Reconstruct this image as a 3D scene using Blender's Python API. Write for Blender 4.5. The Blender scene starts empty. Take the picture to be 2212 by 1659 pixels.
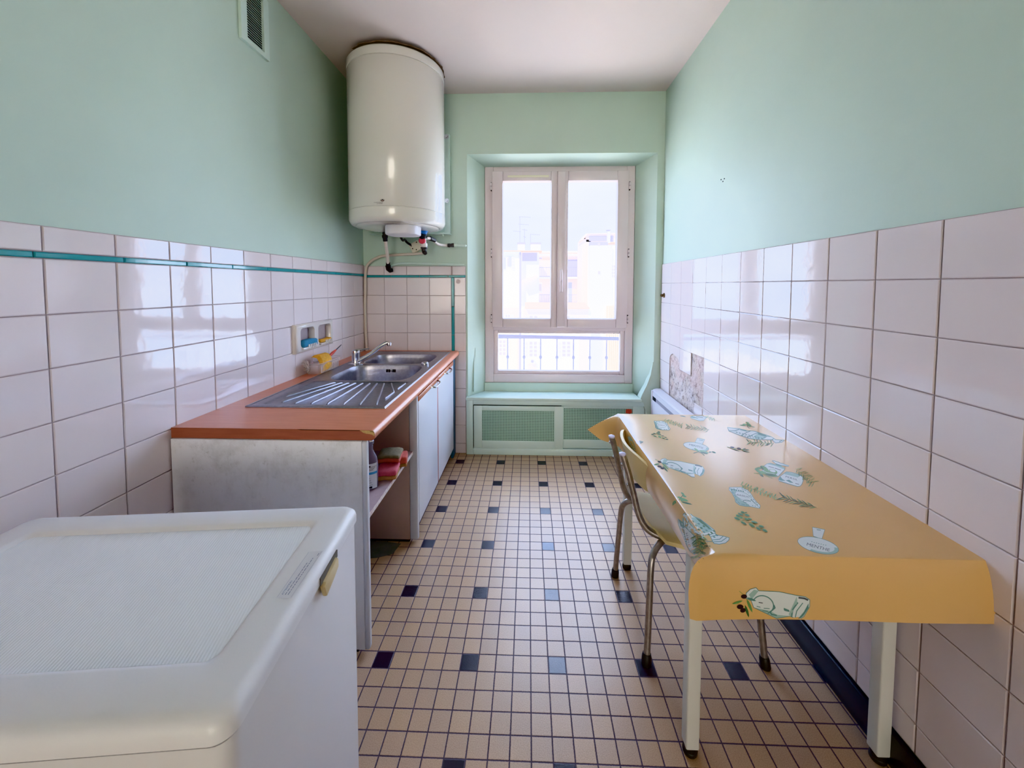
import bpy, bmesh, math, random
from mathutils import Vector, Matrix
from mathutils.bvhtree import BVHTree
from mathutils.geometry import tessellate_polygon
random.seed(7)
C = bpy.context.scene.collection
PI = math.pi
SKY, SUN, FILL, EXPO = 6.4, 15.0, 44.0, 1.52   # light levels
# ------------------------------------------------------------------ room dimensions (metres)
YW, XL, XR, ZC = 0.136, -0.694, 1.370, 2.484      # far wall, left wall, right wall, ceiling
YB = -9.0                                         # wall behind the camera
YF = 0.286                                        # window plane
TS = 0.055                                        # floor mosaic module
ZT = 0.645                                        # top of the table cloth
# ------------------------------------------------------------------ camera of the photograph
CAM = Vector((0.45606, -2.52661, 1.18689)); FPX = 831.416; PX0, PY0 = 1115.572, 656.936
YAW, PITCH, ROLL = -0.0307967, 0.0485867, 0.0018257
def _axes():
    cy, sy = math.cos(YAW), math.sin(YAW)
    w = Vector((sy*math.cos(PITCH), cy*math.cos(PITCH), -math.sin(PITCH)))
    r = Vector((cy, -sy, 0)); u = r.cross(w)
    return r*math.cos(ROLL)+u*math.sin(ROLL), -r*math.sin(ROLL)+u*math.cos(ROLL), w
AR, AU, AW = _axes()
def ray(px, py): return (AW + AR*((px-PX0)/FPX) - AU*((py-PY0)/FPX))
def at(px, py, ax, v):                            # measured photo point -> point on a world plane
    d = ray(px, py); i = 'xyz'.index(ax)
    return CAM + d*((v-CAM[i])/d[i])
cam = bpy.data.cameras.new('camera'); cam.sensor_width = 36; cam.sensor_fit = 'HORIZONTAL'
cam.lens = FPX/2212*36; cam.shift_x = (1106-PX0)/2212; cam.shift_y = (PY0-829.5)/2212
cam.clip_start = 0.02; cam.clip_end = 300
co = bpy.data.objects.new('camera', cam); C.objects.link(co)
co.matrix_world = Matrix(((AR.x, AU.x, -AW.x, CAM.x), (AR.y, AU.y, -AW.y, CAM.y), (AR.z, AU.z, -AW.z, CAM.z), (0, 0, 0, 1)))
bpy.context.scene.camera = co
# ------------------------------------------------------------------ materials
def lin(c): return tuple((v/255/12.92 if v/255 <= .04045 else ((v/255+.055)/1.055)**2.4) for v in c[:3])
def sat(c, k):
    l = .2126*c[0]+.7152*c[1]+.0722*c[2]
    return tuple(max(0., min(1., l+(v-l)*k)) for v in c)
SATK = 1.0
def col(c, k=None): return (*sat(lin(c), SATK if k is None else k), 1)
class NT:
    def __init__(s, m): s.t = m.node_tree; s.n = s.t.nodes; s.l = s.t.links
    def new(s, ty, **kw):
        n = s.n.new(ty)
        for k, v in kw.items(): setattr(n, k, v)
        return n
    def set(s, sock, v):
        if hasattr(v, 'is_output') or isinstance(v, bpy.types.NodeSocket): s.l.new(v, sock)
        else: sock.default_value = v
    def m(s, op, a, b=None, c=None):
        n = s.new('ShaderNodeMath', operation=op); s.set(n.inputs[0], a)
        if b is not None: s.set(n.inputs[1], b)
        if c is not None: s.set(n.inputs[2], c)
        return n.outputs[0]
    def mix(s, f, a, b):
        n = s.new('ShaderNodeMix', data_type='RGBA'); s.set(n.inputs[0], f); s.set(n.inputs[6], a); s.set(n.inputs[7], b)
        return n.outputs[2]
    def noise(s, scale, detail=3, rough=.5, vec=None, dim='3D'):
        n = s.new('ShaderNodeTexNoise', noise_dimensions=dim); n.inputs['Scale'].default_value = scale
        n.inputs['Detail'].default_value = detail; n.inputs['Roughness'].default_value = rough
        if vec is not None: s.l.new(vec, n.inputs['Vector'])
        return n.outputs[0]
    def ramp(s, f, lo, hi):
        n = s.new('ShaderNodeMapRange'); s.set(n.inputs[0], f); n.inputs[1].default_value = lo; n.inputs[2].default_value = hi
        return n.outputs[0]
    def obj(s):
        return s.new('ShaderNodeTexCoord').outputs['Object']
    def geo(s):
        return s.new('ShaderNodeNewGeometry').outputs['Position']
    def xyz(s, v):
        n = s.new('ShaderNodeSeparateXYZ'); s.l.new(v, n.inputs[0]); return n.outputs
    def vec(s, x, y, z):
        n = s.new('ShaderNodeCombineXYZ')
        for i, v in enumerate((x, y, z)): s.set(n.inputs[i], v)
        return n.outputs[0]
    def scale(s, v, sx, sy, sz):
        n = s.new('ShaderNodeMapping'); s.l.new(v, n.inputs[0]); n.inputs['Scale'].default_value = (sx, sy, sz); return n.outputs[0]
def base(name):
    m = bpy.data.materials.new(name); m.use_nodes = True
    return m, NT(m), m.node_tree.nodes['Principled BSDF']
MC = {}
def pm(name, rgb, rough=.5, metal=0., var=.0, vs=6., bump=0., bs=200., spec=.5, coat=0., rgb2=None, k=None):
    if name in MC: return MC[name]
    m, t, b = base(name); MC[name] = m
    b.inputs['Roughness'].default_value = rough; b.inputs['Metallic'].default_value = metal
    b.inputs['Specular IOR Level'].default_value = spec; b.inputs['Coat Weight'].default_value = coat
    c1 = col(rgb, k); c2 = col(rgb2, k) if rgb2 else (*[v*(1-var) for v in c1[:3]], 1)
    p = t.geo()
    f = t.ramp(t.noise(vs, 4, .55, p), .3, .7)
    t.l.new(t.mix(f, c1, c2), b.inputs['Base Color'])
    if bump:
        n = t.new('ShaderNodeBump'); n.inputs['Strength'].default_value = bump; n.inputs['Distance'].default_value = .002
        t.l.new(t.noise(bs, 3, .5, p), n.inputs['Height']); t.l.new(n.outputs[0], b.inputs['Normal'])
    return m
# ------------------------------------------------------------------ mesh builder
class MB:
    def __init__(s): s.bm = bmesh.new()
    def face(s, pts, mi=0):
        f = s.bm.faces.new([s.bm.verts.new(p) for p in pts]); f.material_index = mi; return f
    def box(s, x0, x1, y0, y1, z0, z1, bev=0, mi=0, seg=2, M=None):
        g = bmesh.ops.create_cube(s.bm, size=1)['verts']
        T = Matrix.Translation(((x0+x1)/2, (y0+y1)/2, (z0+z1)/2)) @ Matrix.Diagonal((abs(x1-x0), abs(y1-y0), abs(z1-z0), 1))
        bmesh.ops.transform(s.bm, matrix=(M @ T) if M else T, verts=g)
        fs = {f for v in g for f in v.link_faces}
        for f in fs: f.material_index = mi
        if bev:
            es = list({e for v in g for e in v.link_edges})
            r = bmesh.ops.bevel(s.bm, geom=es, offset=bev, segments=seg, profile=.5, affect='EDGES', clamp_overlap=True)
            for f in r['faces']: f.material_index = mi
        return s
    def prism(s, pts, ax, a, b, mi=0, bev=0, seg=2):       # pts: 2-D polygon in the two other axes, extruded along ax
        i = 'xyz'.index(ax); o = [k for k in range(3) if k != i]
        def P(p, v):
            q = [0, 0, 0]; q[o[0]], q[o[1]] = p; q[i] = v; return q
        A = [s.bm.verts.new(P(p, a)) for p in pts]; B = [s.bm.verts.new(P(p, b)) for p in pts]; n = len(pts); fs = []
        fs.append(s.bm.faces.new(A)); fs.append(s.bm.faces.new(B[::-1]))
        for k in range(n): fs.append(s.bm.faces.new((A[k], B[k], B[(k+1) % n], A[(k+1) % n])))
        for f in fs: f.material_index = mi
        bmesh.ops.recalc_face_normals(s.bm, faces=fs)
        if bev:
            es = list({e for f in fs[:2] for e in f.edges})
            r = bmesh.ops.bevel(s.bm, geom=es, offset=bev, segments=seg, profile=.5, affect='EDGES', clamp_overlap=True)
            for f in r['faces']: f.material_index = mi
        return s
    def tube(s, pts, r, seg=12, mi=0, sm=0, cap=True):
        P = [Vector(p) for p in pts]
        R = r if isinstance(r, (list, tuple)) else [r]*len(P)
        if sm:
            Q, RR = [], []
            for k in range(len(P)-1):
                p0, p1, p2, p3 = P[max(k-1, 0)], P[k], P[k+1], P[min(k+2, len(P)-1)]
                for j in range(sm):
                    t = j/sm; Q.append(.5*((2*p1)+(p2-p0)*t+(2*p0-5*p1+4*p2-p3)*t*t+(3*p1-p0-3*p2+p3)*t**3)); RR.append(R[k]+(R[k+1]-R[k])*t)
            Q.append(P[-1]); RR.append(R[-1]); P, R = Q, RR
        T = [(P[min(k+1, len(P)-1)]-P[max(k-1, 0)]).normalized() for k in range(len(P))]
        n = T[0].orthogonal().normalized(); rings = []
        for k, p in enumerate(P):
            n = (n - T[k]*n.dot(T[k])).normalized(); b = T[k].cross(n)
            rings.append([s.bm.verts.new(p+(n*math.cos(2*PI*j/seg)+b*math.sin(2*PI*j/seg))*R[k]) for j in range(seg)])
        for k in range(len(P)-1):
            for j in range(seg):
                f = s.bm.faces.new((rings[k][j], rings[k][(j+1) % seg], rings[k+1][(j+1) % seg], rings[k+1][j])); f.material_index = mi
        if cap:
            s.bm.faces.new(rings[0][::-1]).material_index = mi; s.bm.faces.new(rings[-1]).material_index = mi
        return s
    def lathe(s, prof, c, seg=48, mi=0, M=None, sx=1, sy=1):   # prof: (radius, z) list
        rings = []
        for r, z in prof:
            if r < 1e-6: rings.append([s.bm.verts.new((0, 0, z))])
            else: rings.append([s.bm.verts.new((r*sx*math.cos(2*PI*j/seg), r*sy*math.sin(2*PI*j/seg), z)) for j in range(seg)])
        fs = []
        for a, b in zip(rings, rings[1:]):
            for j in range(seg):
                A = [a[j % len(a)]] if len(a) == 1 else [a[j], a[(j+1) % seg]]
                B = [b[0]] if len(b) == 1 else [b[(j+1) % seg], b[j]]
                if len(A)+len(B) > 2: fs.append(s.bm.faces.new(A+B))
        if len(rings[0]) > 1: fs.append(s.bm.faces.new(rings[0][::-1]))
        if len(rings[-1]) > 1: fs.append(s.bm.faces.new(rings[-1]))
        for f in fs: f.material_index = mi
        T = Matrix.Translation(c) @ (M if M else Matrix())
        bmesh.ops.transform(s.bm, matrix=T, verts=[v for r in rings for v in r])
        bmesh.ops.recalc_face_normals(s.bm, faces=fs)
        return s
    def loft(s, loops, closed=True, mi=0, cap0=False, cap1=False):
        V = [[s.bm.verts.new(p) for p in L] for L in loops]; n = len(V[0]); fs = []
        for a, b in zip(V, V[1:]):
            for j in range(n if closed else n-1):
                fs.append(s.bm.faces.new((a[j], a[(j+1) % n], b[(j+1) % n], b[j])))
        if cap0: fs.append(s.bm.faces.new(V[0][::-1]))
        if cap1: fs.append(s.bm.faces.new(V[-1]))
        for f in fs: f.material_index = mi
        return s
    def build(s, name, mats, parent=None, angle=35, recalc=False):
        if recalc: bmesh.ops.recalc_face_normals(s.bm, faces=s.bm.faces)
        off = Vector((0, 0, 0)); q = parent
        while q: off += q.location; q = q.parent
        if off.length: bmesh.ops.translate(s.bm, vec=-off, verts=s.bm.verts)
        a = math.radians(angle); s.bm.normal_update()
        for f in s.bm.faces: f.smooth = True
        for e in s.bm.edges: e.smooth = len(e.link_faces) == 2 and e.calc_face_angle(0) < a
        me = bpy.data.meshes.new(name); s.bm.to_mesh(me); s.bm.free()
        for m in (mats if isinstance(mats, (list, tuple)) else [mats]): me.materials.append(m)
        o = bpy.data.objects.new(name, me); C.objects.link(o); o.parent = parent
        return o
def tag(o, label=None, cat=None, group=None, kind=None):
    if label: o['label'] = label
    if cat: o['category'] = cat
    if group: o['group'] = group
    if kind: o['kind'] = kind
    return o
def thing(name, label, cat, loc=(0, 0, 0), group=None, kind=None):
    o = bpy.data.objects.new(name, None); C.objects.link(o); o.location = loc; o.empty_display_size = .05
    return tag(o, label, cat, group, kind)
def struct(o, label=None, cat=None): return tag(o, label, cat, kind='structure')
def text_tris(txt, bold=False):                    # lettering as flat triangles: list of 3 (x, y), 1 unit high
    cu = bpy.data.curves.new('lettering', 'FONT'); cu.body = txt; cu.size = 1; cu.resolution_u = 3
    o = bpy.data.objects.new('lettering', cu); C.objects.link(o)
    bpy.context.view_layer.update()
    me = o.evaluated_get(bpy.context.evaluated_depsgraph_get()).to_mesh(); me.calc_loop_triangles()
    T = [[(me.vertices[i].co.x, me.vertices[i].co.y) for i in lt.vertices] for lt in me.loop_triangles]
    o.to_mesh_clear() if False else None
    bpy.data.objects.remove(o); bpy.data.curves.remove(cu)
    xs = [p[0] for t in T for p in t]; w = max(xs)-min(xs) if xs else 1
    return [[((x-min(xs))/w, y) for x, y in t] for t in T], w
def rrect(x0, x1, y0, y1, r, n=6):
    P = []
    for cx, cy, a0 in ((x1-r, y1-r, 0), (x0+r, y1-r, 90), (x0+r, y0+r, 180), (x1-r, y0+r, 270)):
        for k in range(n+1):
            a = math.radians(a0+90*k/n); P.append((cx+r*math.cos(a), cy+r*math.sin(a)))
    return P
# ------------------------------------------------------------------ material library
MINT = pm('mint_paint', (196, 215, 203), .55, var=.05, vs=2.2, bump=.10, bs=90, spec=.3)
MINTG = pm('mint_gloss', (206, 226, 217), .35, var=.04, vs=3, bump=.05, bs=60)
CEIL = pm('ceiling_paint', (226, 212, 208), .7, var=.03, vs=2, bump=.06, bs=80, spec=.2)
WHITE = pm('white_enamel', (226, 223, 217), .18, var=.02, vs=2, coat=.4)
PVC = pm('white_upvc', (224, 210, 212), .3, var=.02, vs=4)
LAM = pm('white_laminate', (214, 216, 224), .3, var=.03, vs=5)
CHROME = pm('chrome', (205, 205, 210), .12, 1., k=1)
BLACK = pm('black_plastic', (34, 32, 34), .45, var=.1, vs=30)
DARK = pm('dark_gap', (22, 20, 22), .8)
GREYPL = pm('dark_grey_plastic', (70, 66, 66), .4, var=.1, vs=30)
def tile_mat(name, rgb, rough=.08, wav=.09):
    m, t, b = base(name)
    p = t.geo(); f = t.ramp(t.noise(1.6, 3, .5, p), .3, .7)
    c1 = col(rgb, 1.1); t.l.new(t.mix(f, c1, (*[v*.94 for v in c1[:3]], 1)), b.inputs['Base Color'])
    b.inputs['Roughness'].default_value = rough; b.inputs['Coat Weight'].default_value = .3; b.inputs['Coat Roughness'].default_value = .04
    n = t.new('ShaderNodeBump'); n.inputs['Strength'].default_value = wav; n.inputs['Distance'].default_value = .004
    t.l.new(t.noise(22, 2, .5, p), n.inputs['Height']); t.l.new(n.outputs[0], b.inputs['Normal']); t.l.new(n.outputs[0], b.inputs['Coat Normal'])
    return m
TILE = tile_mat('glazed_white_tile', (230, 220, 222))
TEAL = tile_mat('glazed_teal_tile', (66, 150, 156), .12, .1)
GROUT = pm('wall_grout', (176, 160, 160), .9, var=.1, vs=40)
PLASTER = None
def plaster_mat():
    m, t, b = base('broken_plaster'); p = t.geo()
    a = t.ramp(t.noise(9, 6, .7, p), .35, .65); c = t.ramp(t.noise(34, 5, .7, p), .5, .68); e = t.ramp(t.noise(5, 2, .5, p), .52, .6)
    x = t.mix(a, col((196, 178, 164)), col((206, 196, 196))); x = t.mix(c, x, col((112, 94, 86))); x = t.mix(t.m('MULTIPLY', e, .28), x, col((208, 164, 158)))
    t.l.new(x, b.inputs['Base Color']); b.inputs['Roughness'].default_value = .9
    n = t.new('ShaderNodeBump'); n.inputs['Strength'].default_value = .9; n.inputs['Distance'].default_value = .012
    t.l.new(t.noise(24, 6, .65, p), n.inputs['Height']); t.l.new(n.outputs[0], b.inputs['Normal'])
    return m
PLASTER = plaster_mat()
def floor_mat():
    m, t, b = base('floor_mosaic'); x, y, z = t.xyz(t.geo())
    u = t.m('ADD', t.m('DIVIDE', x, TS), .5+500); v = t.m('ADD', t.m('DIVIDE', y, TS), .5+500)
    iu, iv = t.m('FLOOR', u), t.m('FLOOR', v); fu, fv = t.m('SUBTRACT', u, iu), t.m('SUBTRACT', v, iv)
    du = t.m('ABSOLUTE', t.m('SUBTRACT', fu, .5)); dv = t.m('ABSOLUTE', t.m('SUBTRACT', fv, .5))
    d = t.m('MAXIMUM', du, dv); wob = t.m('MULTIPLY', t.m('SUBTRACT', t.noise(260, 2, .5, t.geo()), .5), .03)
    g = t.ramp(t.m('ADD', d, wob), .455, .482)
    bu = t.m('COMPARE', t.m('MODULO', iu, 5), 0, .1); bv = t.m('COMPARE', t.m('MODULO', iv, 5), 0, .1); blk = t.m('MULTIPLY', bu, bv)
    wn = t.new('ShaderNodeTexWhiteNoise', noise_dimensions='2D'); t.l.new(t.vec(iu, iv, 0), wn.inputs['Vector']); r = wn.outputs[0]
    sp = t.ramp(t.noise(420, 2, .6, t.geo()), .38, .66)
    c = t.mix(r, col((204, 174, 142)), col((194, 168, 144)))
    c = t.mix(t.m('MULTIPLY', sp, .38), c, col((144, 112, 88)))
    c = t.mix(t.m('MULTIPLY', t.ramp(t.noise(2.2, 3, .5, t.geo()), .45, .7), .16), c, col((190, 154, 140)))
    c = t.mix(blk, c, col((50, 40, 50)))
    c = t.mix(g, c, col((84, 70, 84)))
    t.l.new(c, b.inputs['Base Color'])
    t.l.new(t.m('ADD', t.m('MULTIPLY', g, .4), t.m('SUBTRACT', .36, t.m('MULTIPLY', blk, .1))), b.inputs['Roughness'])
    b.inputs['Specular IOR Level'].default_value = .6; b.inputs['Coat Weight'].default_value = .10; b.inputs['Coat Roughness'].default_value = .22
    n = t.new('ShaderNodeBump'); n.inputs['Strength'].default_value = .5; n.inputs['Distance'].default_value = .0015; n.invert = True
    t.l.new(g, n.inputs['Height'])
    n2 = t.new('ShaderNodeBump'); n2.inputs['Strength'].default_value = .10; n2.inputs['Distance'].default_value = .003
    t.l.new(t.m('ADD', t.noise(300, 2, .5, t.geo()), t.m('MULTIPLY', r, .6)), n2.inputs['Height']); t.l.new(n.outputs[0], n2.inputs['Normal']); t.l.new(n2.outputs[0], b.inputs['Normal'])
    return m
FLOOR = floor_mat()
def steel_mat():
    m, t, b = base('brushed_steel'); p = t.geo()
    t.l.new(t.mix(t.ramp(t.noise(60, 3, .5, t.scale(p, 1, 1, 1)), .3, .7), col((176, 174, 182), 1), col((160, 158, 168), 1)), b.inputs['Base Color'])
    b.inputs['Metallic'].default_value = 1; b.inputs['Roughness'].default_value = .34
    n = t.new('ShaderNodeBump'); n.inputs['Strength'].default_value = .06; n.inputs['Distance'].default_value = .001
    t.l.new(t.noise(300, 2, .5, t.scale(p, .06, 1, 1)), n.inputs['Height']); t.l.new(n.outputs[0], b.inputs['Normal'])
    return m
STEEL = steel_mat()
def wood_mat(name, a, b_, sx=1, rough=.35):
    m, t, b = base(name); p = t.scale(t.geo(), 9, 70, 70)
    f = t.ramp(t.noise(1.0, 5, .6, p), .3, .7); f2 = t.ramp(t.noise(1.3, 2, .5, t.scale(t.geo(), 3, 9, 9)), .35, .7)
    c = t.mix(f, col(a), col(b_)); c = t.mix(t.m('MULTIPLY', f2, .25), c, col(tuple(v*.9 for v in a)))
    t.l.new(c, b.inputs['Base Color']); b.inputs['Roughness'].default_value = rough
    return m
WORK = wood_mat('beech_laminate', (220, 148, 120), (210, 138, 110))
EDGE = wood_mat('beech_edge', (170, 106, 84), (152, 92, 72), rough=.5)
def glass_mat():
    m = bpy.data.materials.new('window_glass'); m.use_nodes = True; t = NT(m); t.n.clear()
    o = t.new('ShaderNodeOutputMaterial'); tr = t.new('ShaderNodeBsdfTransparent'); gl = t.new('ShaderNodeBsdfGlossy'); mx = t.new('ShaderNodeMixShader')
    tr.inputs[0].default_value = (.97, .98, .98, 1); gl.inputs['Roughness'].default_value = .01
    lw = t.new('ShaderNodeLayerWeight'); lw.inputs[0].default_value = .5; t.l.new(t.m('MULTIPLY_ADD', t.m('POWER', lw.outputs['Facing'], 5), .6, .03), mx.inputs[0]); t.l.new(tr.outputs[0], mx.inputs[1]); t.l.new(gl.outputs[0], mx.inputs[2]); t.l.new(mx.outputs[0], o.inputs[0])
    return m
GLASS = glass_mat()

# ================================================================== ROOM SHELL
T_ = .12
b = MB(); b.box(XL-T_, XR+T_, YB-T_, YW+.30, -.12, 0)
fl = struct(b.build('floor', FLOOR), 'beige speckled mosaic tile floor dotted with small black tiles', 'floor')
b = MB(); b.box(XL-T_, XR+T_, YB-T_, YW+.30, ZC, ZC+.12)
struct(b.build('ceiling', CEIL), 'plain off-white painted ceiling over the kitchen', 'ceiling')
b = MB(); b.box(XL-T_, XR+T_, YB-T_, YB, 0, ZC)
struct(b.build('wall_back', MINT), 'mint green wall behind the viewer', 'wall')
b = MB(); b.box(XL-T_, XL, YB, YW+.30, 0, ZC)
wl = struct(b.build('wall_left', MINT), 'mint painted left wall, white tiled to head height above the worktop', 'wall')
b = MB(); b.box(XR, XR+T_, YB, YW+.30, 0, ZC)
wr = struct(b.build('wall_right', MINT), 'mint painted right wall with white tiles and one broken patch', 'wall')
# far wall with the splayed window recess
RL0, RR0, RZ0 = .034, 1.323, 2.081           # recess at the wall face
RL1, RR1, RZ1 = .137, 1.219, 2.040           # recess at the window plane
YO = YW+.30
b = MB()
b.box(XL, RL0, YW, YO, 0, ZC); b.box(RR0, XR, YW, YO, 0, ZC); b.box(RL0, RR0, YW, YO, RZ0, ZC)
b.prism([(RL0, YW), (RL1, YF), (RL1, YO), (RL0, YO)], 'z', 0, RZ0)
b.prism([(RR0, YW), (RR0, YO), (RR1, YO), (RR1, YF)], 'z', 0, RZ0)
b.prism([(YW, RZ0), (YF, RZ1), (YO, RZ1), (YO, RZ0)], 'x', RL0, RR0)
b.box(RL1, RR1, YF-.012, YO, 0, .470)
wf = struct(b.build('wall_far', MINT, angle=20), 'mint painted end wall with the deep window recess', 'wall')
# plaster fin on the left reveal and the pier beside the radiator
b = MB(); L = []
for k in range(9):
    t = k/8; z = .43+.31*t; w = .030*(1-t)**.7+.0015
    x = RL0+(RL1-RL0)*.42; y = YW+(YF-YW)*.42
    L.append([(x-.006, y-w, z), (x+.012*(1-t)+.003, y, z), (x+.004, y+w, z), (x-.02, y, z)])
b.loft(L, cap0=True, cap1=True); b.build('plaster_ridge', MINT, wf, recalc=True)
b = MB(); L = []
for z, xl_p, fy in ((0, 1.279, .050), (.15, 1.278, .050), (.299, 1.274, .048), (.36, 1.252, .045), (.411, 1.229, .040), (.44, 1.243, .033), (.50, 1.276, .018), (.57, 1.302, .008), (.66, 1.318, .001)):
    L.append([(xl_p, YW-.027 if z < .42 else YW-.6*(fy-.001), z), (1.316, YW-fy, z), (1.369, YW-fy, z), (1.369, YW+.05, z), (xl_p, YW+.05, z)])
b.loft(L, cap0=True, cap1=True); bmesh.ops.recalc_face_normals(b.bm, faces=b.bm.faces)
b.build('pier', MINT, wf)
# ------------------------------------------------------------------ wall tiling, one mesh per wall: bevelled glazed tiles on a grout bed
def tiling(name, parent, P, cells, mi=0, th=.004, g=.0011, jit=.0005, extra=None):
    """P(u,v,h) -> point ; cells (u0,u1,v0,v1[,mat])"""
    b = MB(); rnd = random.Random(3)
    for c in cells:
        u0, u1, v0, v1 = c[:4]; m = c[4] if len(c) > 4 else 0
        if min(u1-u0, v1-v0) < .004: continue
        a, d = g, g+.0022
        q = [[(u0+e, v0+e), (u1-e, v0+e), (u1-e, v1-e), (u0+e, v1-e)] for e in (a, a, d)]
        hh = [[0]*4, [th*.55]*4, [th+rnd.uniform(-jit, jit) for _ in range(4)]]
        L = [[b.bm.verts.new(P(*q[k][j], hh[k][j])) for j in range(4)] for k in range(3)]
        for k in range(2):
            for j in range(4): b.bm.faces.new((L[k][j], L[k][(j+1) % 4], L[k+1][(j+1) % 4], L[k+1][j])).material_index = m
        b.bm.faces.new(L[2]).material_index = m
    if extra: extra(b)
    o = b.build(name, [TILE, TEAL], parent, angle=14, recalc=True)
    return o
rows_l = [1.3255, 1.2645] ; teal_l = (1.2485, 1.2645)
zrows = [1.2485, 1.1150, .9850, .8545, .7240, .5935, .4630, .3325, .2020, .0715, .0005]
PLt = lambda u, v, h: (XL+.003+h, u, v)
ylines = [.133]+[-.0444-.16052*k for k in range(0, 29)]
cells = []
for y1, y0 in zip(ylines, ylines[1:]):
    cells.append((y0, y1, 1.2645, 1.3255))
    for z1, z0 in zip(zrows, zrows[1:]):
        if -.70 < (y0+y1)/2 < -.36 and .85 < (z0+z1)/2 < .99: continue      # the soap niche sits here
        cells.append((y0, y1, z0, z1))
yt = .133
while yt > -4.4: cells.append((yt-.2, yt, 1.2485, 1.2645, 1)); yt -= .2
b = MB(); b.box(XL-.01, XL+.003, -4.5, YW, 0, 1.3258); b.build('grout', GROUT, wl)
tiling('wall_tiles', wl, PLt, cells)
# far wall
PFt = lambda u, v, h: (u, YW-.003-h, v)
xl = [XL+.005, -.547, -.389, -.2306, -.078]
cells = []
for x0, x1 in zip(xl, xl[1:]):
    cells.append((x0, x1, 1.2570, 1.3190))
    for z1, z0 in zip([1.2400]+zrows[1:], zrows[1:]): cells.append((x0, x1, z0, z1))
cells.append((-.072, .021, 1.2570, 1.3190))
for z1, z0 in zip([1.2400]+zrows[1:], zrows[1:]): cells.append((-.057, .021, z0, z1))
for k, (x0, x1) in enumerate([(XL, -.5), (-.5, -.3), (-.3, -.1), (-.1, .021)]): cells.append((x0, x1, 1.2400, 1.2570, 1))
zz = 1.24
while zz > .01: cells.append((-.078, -.057, max(zz-.2, 0), zz, 1)); zz -= .2
b = MB(); b.box(XL, .022, YW-.003, YW+.004, 0, 1.3195); b.build('grout', GROUT, wf)
tiling('wall_tiles', wf, PFt, cells)
# right wall, with the broken patch left open
PRt = lambda u, v, h: (XR-.003-h, u, v)
yr = [.130, .0]+[-.0479-.16004*k for k in range(0, 29)]
yr = [.130, -.0479-.0]+[-.0479-.16004*k for k in range(1, 29)]
zr = [1.3326-.12993*k for k in range(0, 11)]
cells = []
for i, (y1, y0) in enumerate(zip(yr, yr[1:])):
    for k, (z1, z0) in enumerate(zip(zr, zr[1:]+[.09])):
        if z0 < .09: z0 = .092
        if z1 <= z0: continue
        if i == 1 and k >= 4: 
            continue
        if i == 2 and k >= 5: continue
        if i == 3 and k >= 4 and k < 6: continue
        if i == 3 and k == 6: cells.append((y0+.006, y1-.055, z0, z1-.004)); continue
        cells.append((y0, y1, z0, z1))
def chipped(b):
    # tiles round the patch with snapped edges
    def slab(pts, th=.004):
        A = [b.bm.verts.new(PRt(u, v, 0)) for u, v in pts]; B = [b.bm.verts.new(PRt(u, v, th)) for u, v in pts]; n = len(pts)
        b.bm.faces.new(B)
        for k in range(n): b.bm.faces.new((A[k], A[(k+1) % n], B[(k+1) % n], B[k]))
    y1, y0 = -.0479, -.2079
    # top row of the gap: an arch snapped out of one tile
    slab([(y1-.001, .8120), (y1-.001, .722), (-.058, .738), (-.075, .752), (-.098, .7605), (-.125, .762), (-.155, .757), (-.178, .752), (-.196, .740), (y0+.001, .725), (y0+.001, .8120)])
    z1 = .6830
    slab([(-.2085, .8120), (-.2085, .690), (-.24, .699), (-.27, .690), (-.30, .686), (-.335, .6815), (-.352, .688), (-.3672, .6785), (-.3672, .8120)]) if False else None
tiling('wall_tiles', wr, PRt, cells, extra=chipped)
b = MB()
b.box(XR-.003, XR+.004, -4.5, -.5285, .09, 1.3330); b.box(XR-.003, XR+.004, -.0475, YW, .09, 1.3330); b.box(XR-.003, XR+.004, -.5285, -.0475, .815, 1.3330)
b.build('grout', GROUT, wr)
b = MB()
nx, nz = 44, 66; G = []
for i in range(nx+1):
    r_ = []
    for k in range(nz+1):
        y = -.045-.485*i/nx; z = .1+.72*k/nz
        r_.append(b.bm.verts.new((XR-.0012+.0012*math.sin(31*y+17*z)*math.sin(53*z-11*y), y, z)))
    G.append(r_)
for i in range(nx):
    for k in range(nz): b.bm.faces.new((G[i][k], G[i][k+1], G[i+1][k+1], G[i+1][k]))
tag(b.build('plaster_patch', PLASTER, wr), 'bare crumbling plaster where tiles have come off')
for n, (px, py) in enumerate([(1558, 388), (1565, 386), (1562, 392)]):
    p = at(px, py, 'x', XR); b = MB(); b.lathe([(.0028, 0), (.0028, .002), (0, .0012)], (XR, p.y, p.z), 10, M=Matrix.Rotation(-PI/2, 4, 'Y')); b.build('screw_hole', DARK, wr)
# rusty wall plug by the window corner
p = at(1437, 638, 'x', XR); rt = thing('pipe_stub', 'short rusty pipe stub poking out of the right wall tiles by the corner', 'pipe', (XR, p.y, p.z))
RUST = pm('rusty_metal', (120, 98, 70), .6, .6, var=.4, vs=120)
b = MB(); b.lathe([(.016, 0), (.016, .004), (.009, .006), (.009, .022), (.006, .022), (.006, .010), (0, .010)], (XR-.007, p.y, p.z), 20, M=Matrix.Rotation(-PI/2, 4, 'Y')); b.build('stub', RUST, rt)
# black skirting on the right wall
b = MB(); b.box(XR-.018, XR, -4.5, -.74, 0, .088, bev=.004)
struct(b.build('baseboard_right', pm('black_skirting', (22, 21, 30), .3)), 'black skirting strip along the right wall', 'skirting')
# dull green painted patch on the floor in the shelf bay
b = MB(); b.prism([(-.45, -.93), (-.33, -.945), (-.20, -.925), (-.14, -.90), (-.125, -.83), (-.20, -.818), (-.45, -.82)], 'z', .0, .0008)
b.build('paint_patch', pm('old_green_paint', (128, 134, 128), .7, var=.3, vs=30), fl)

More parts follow.
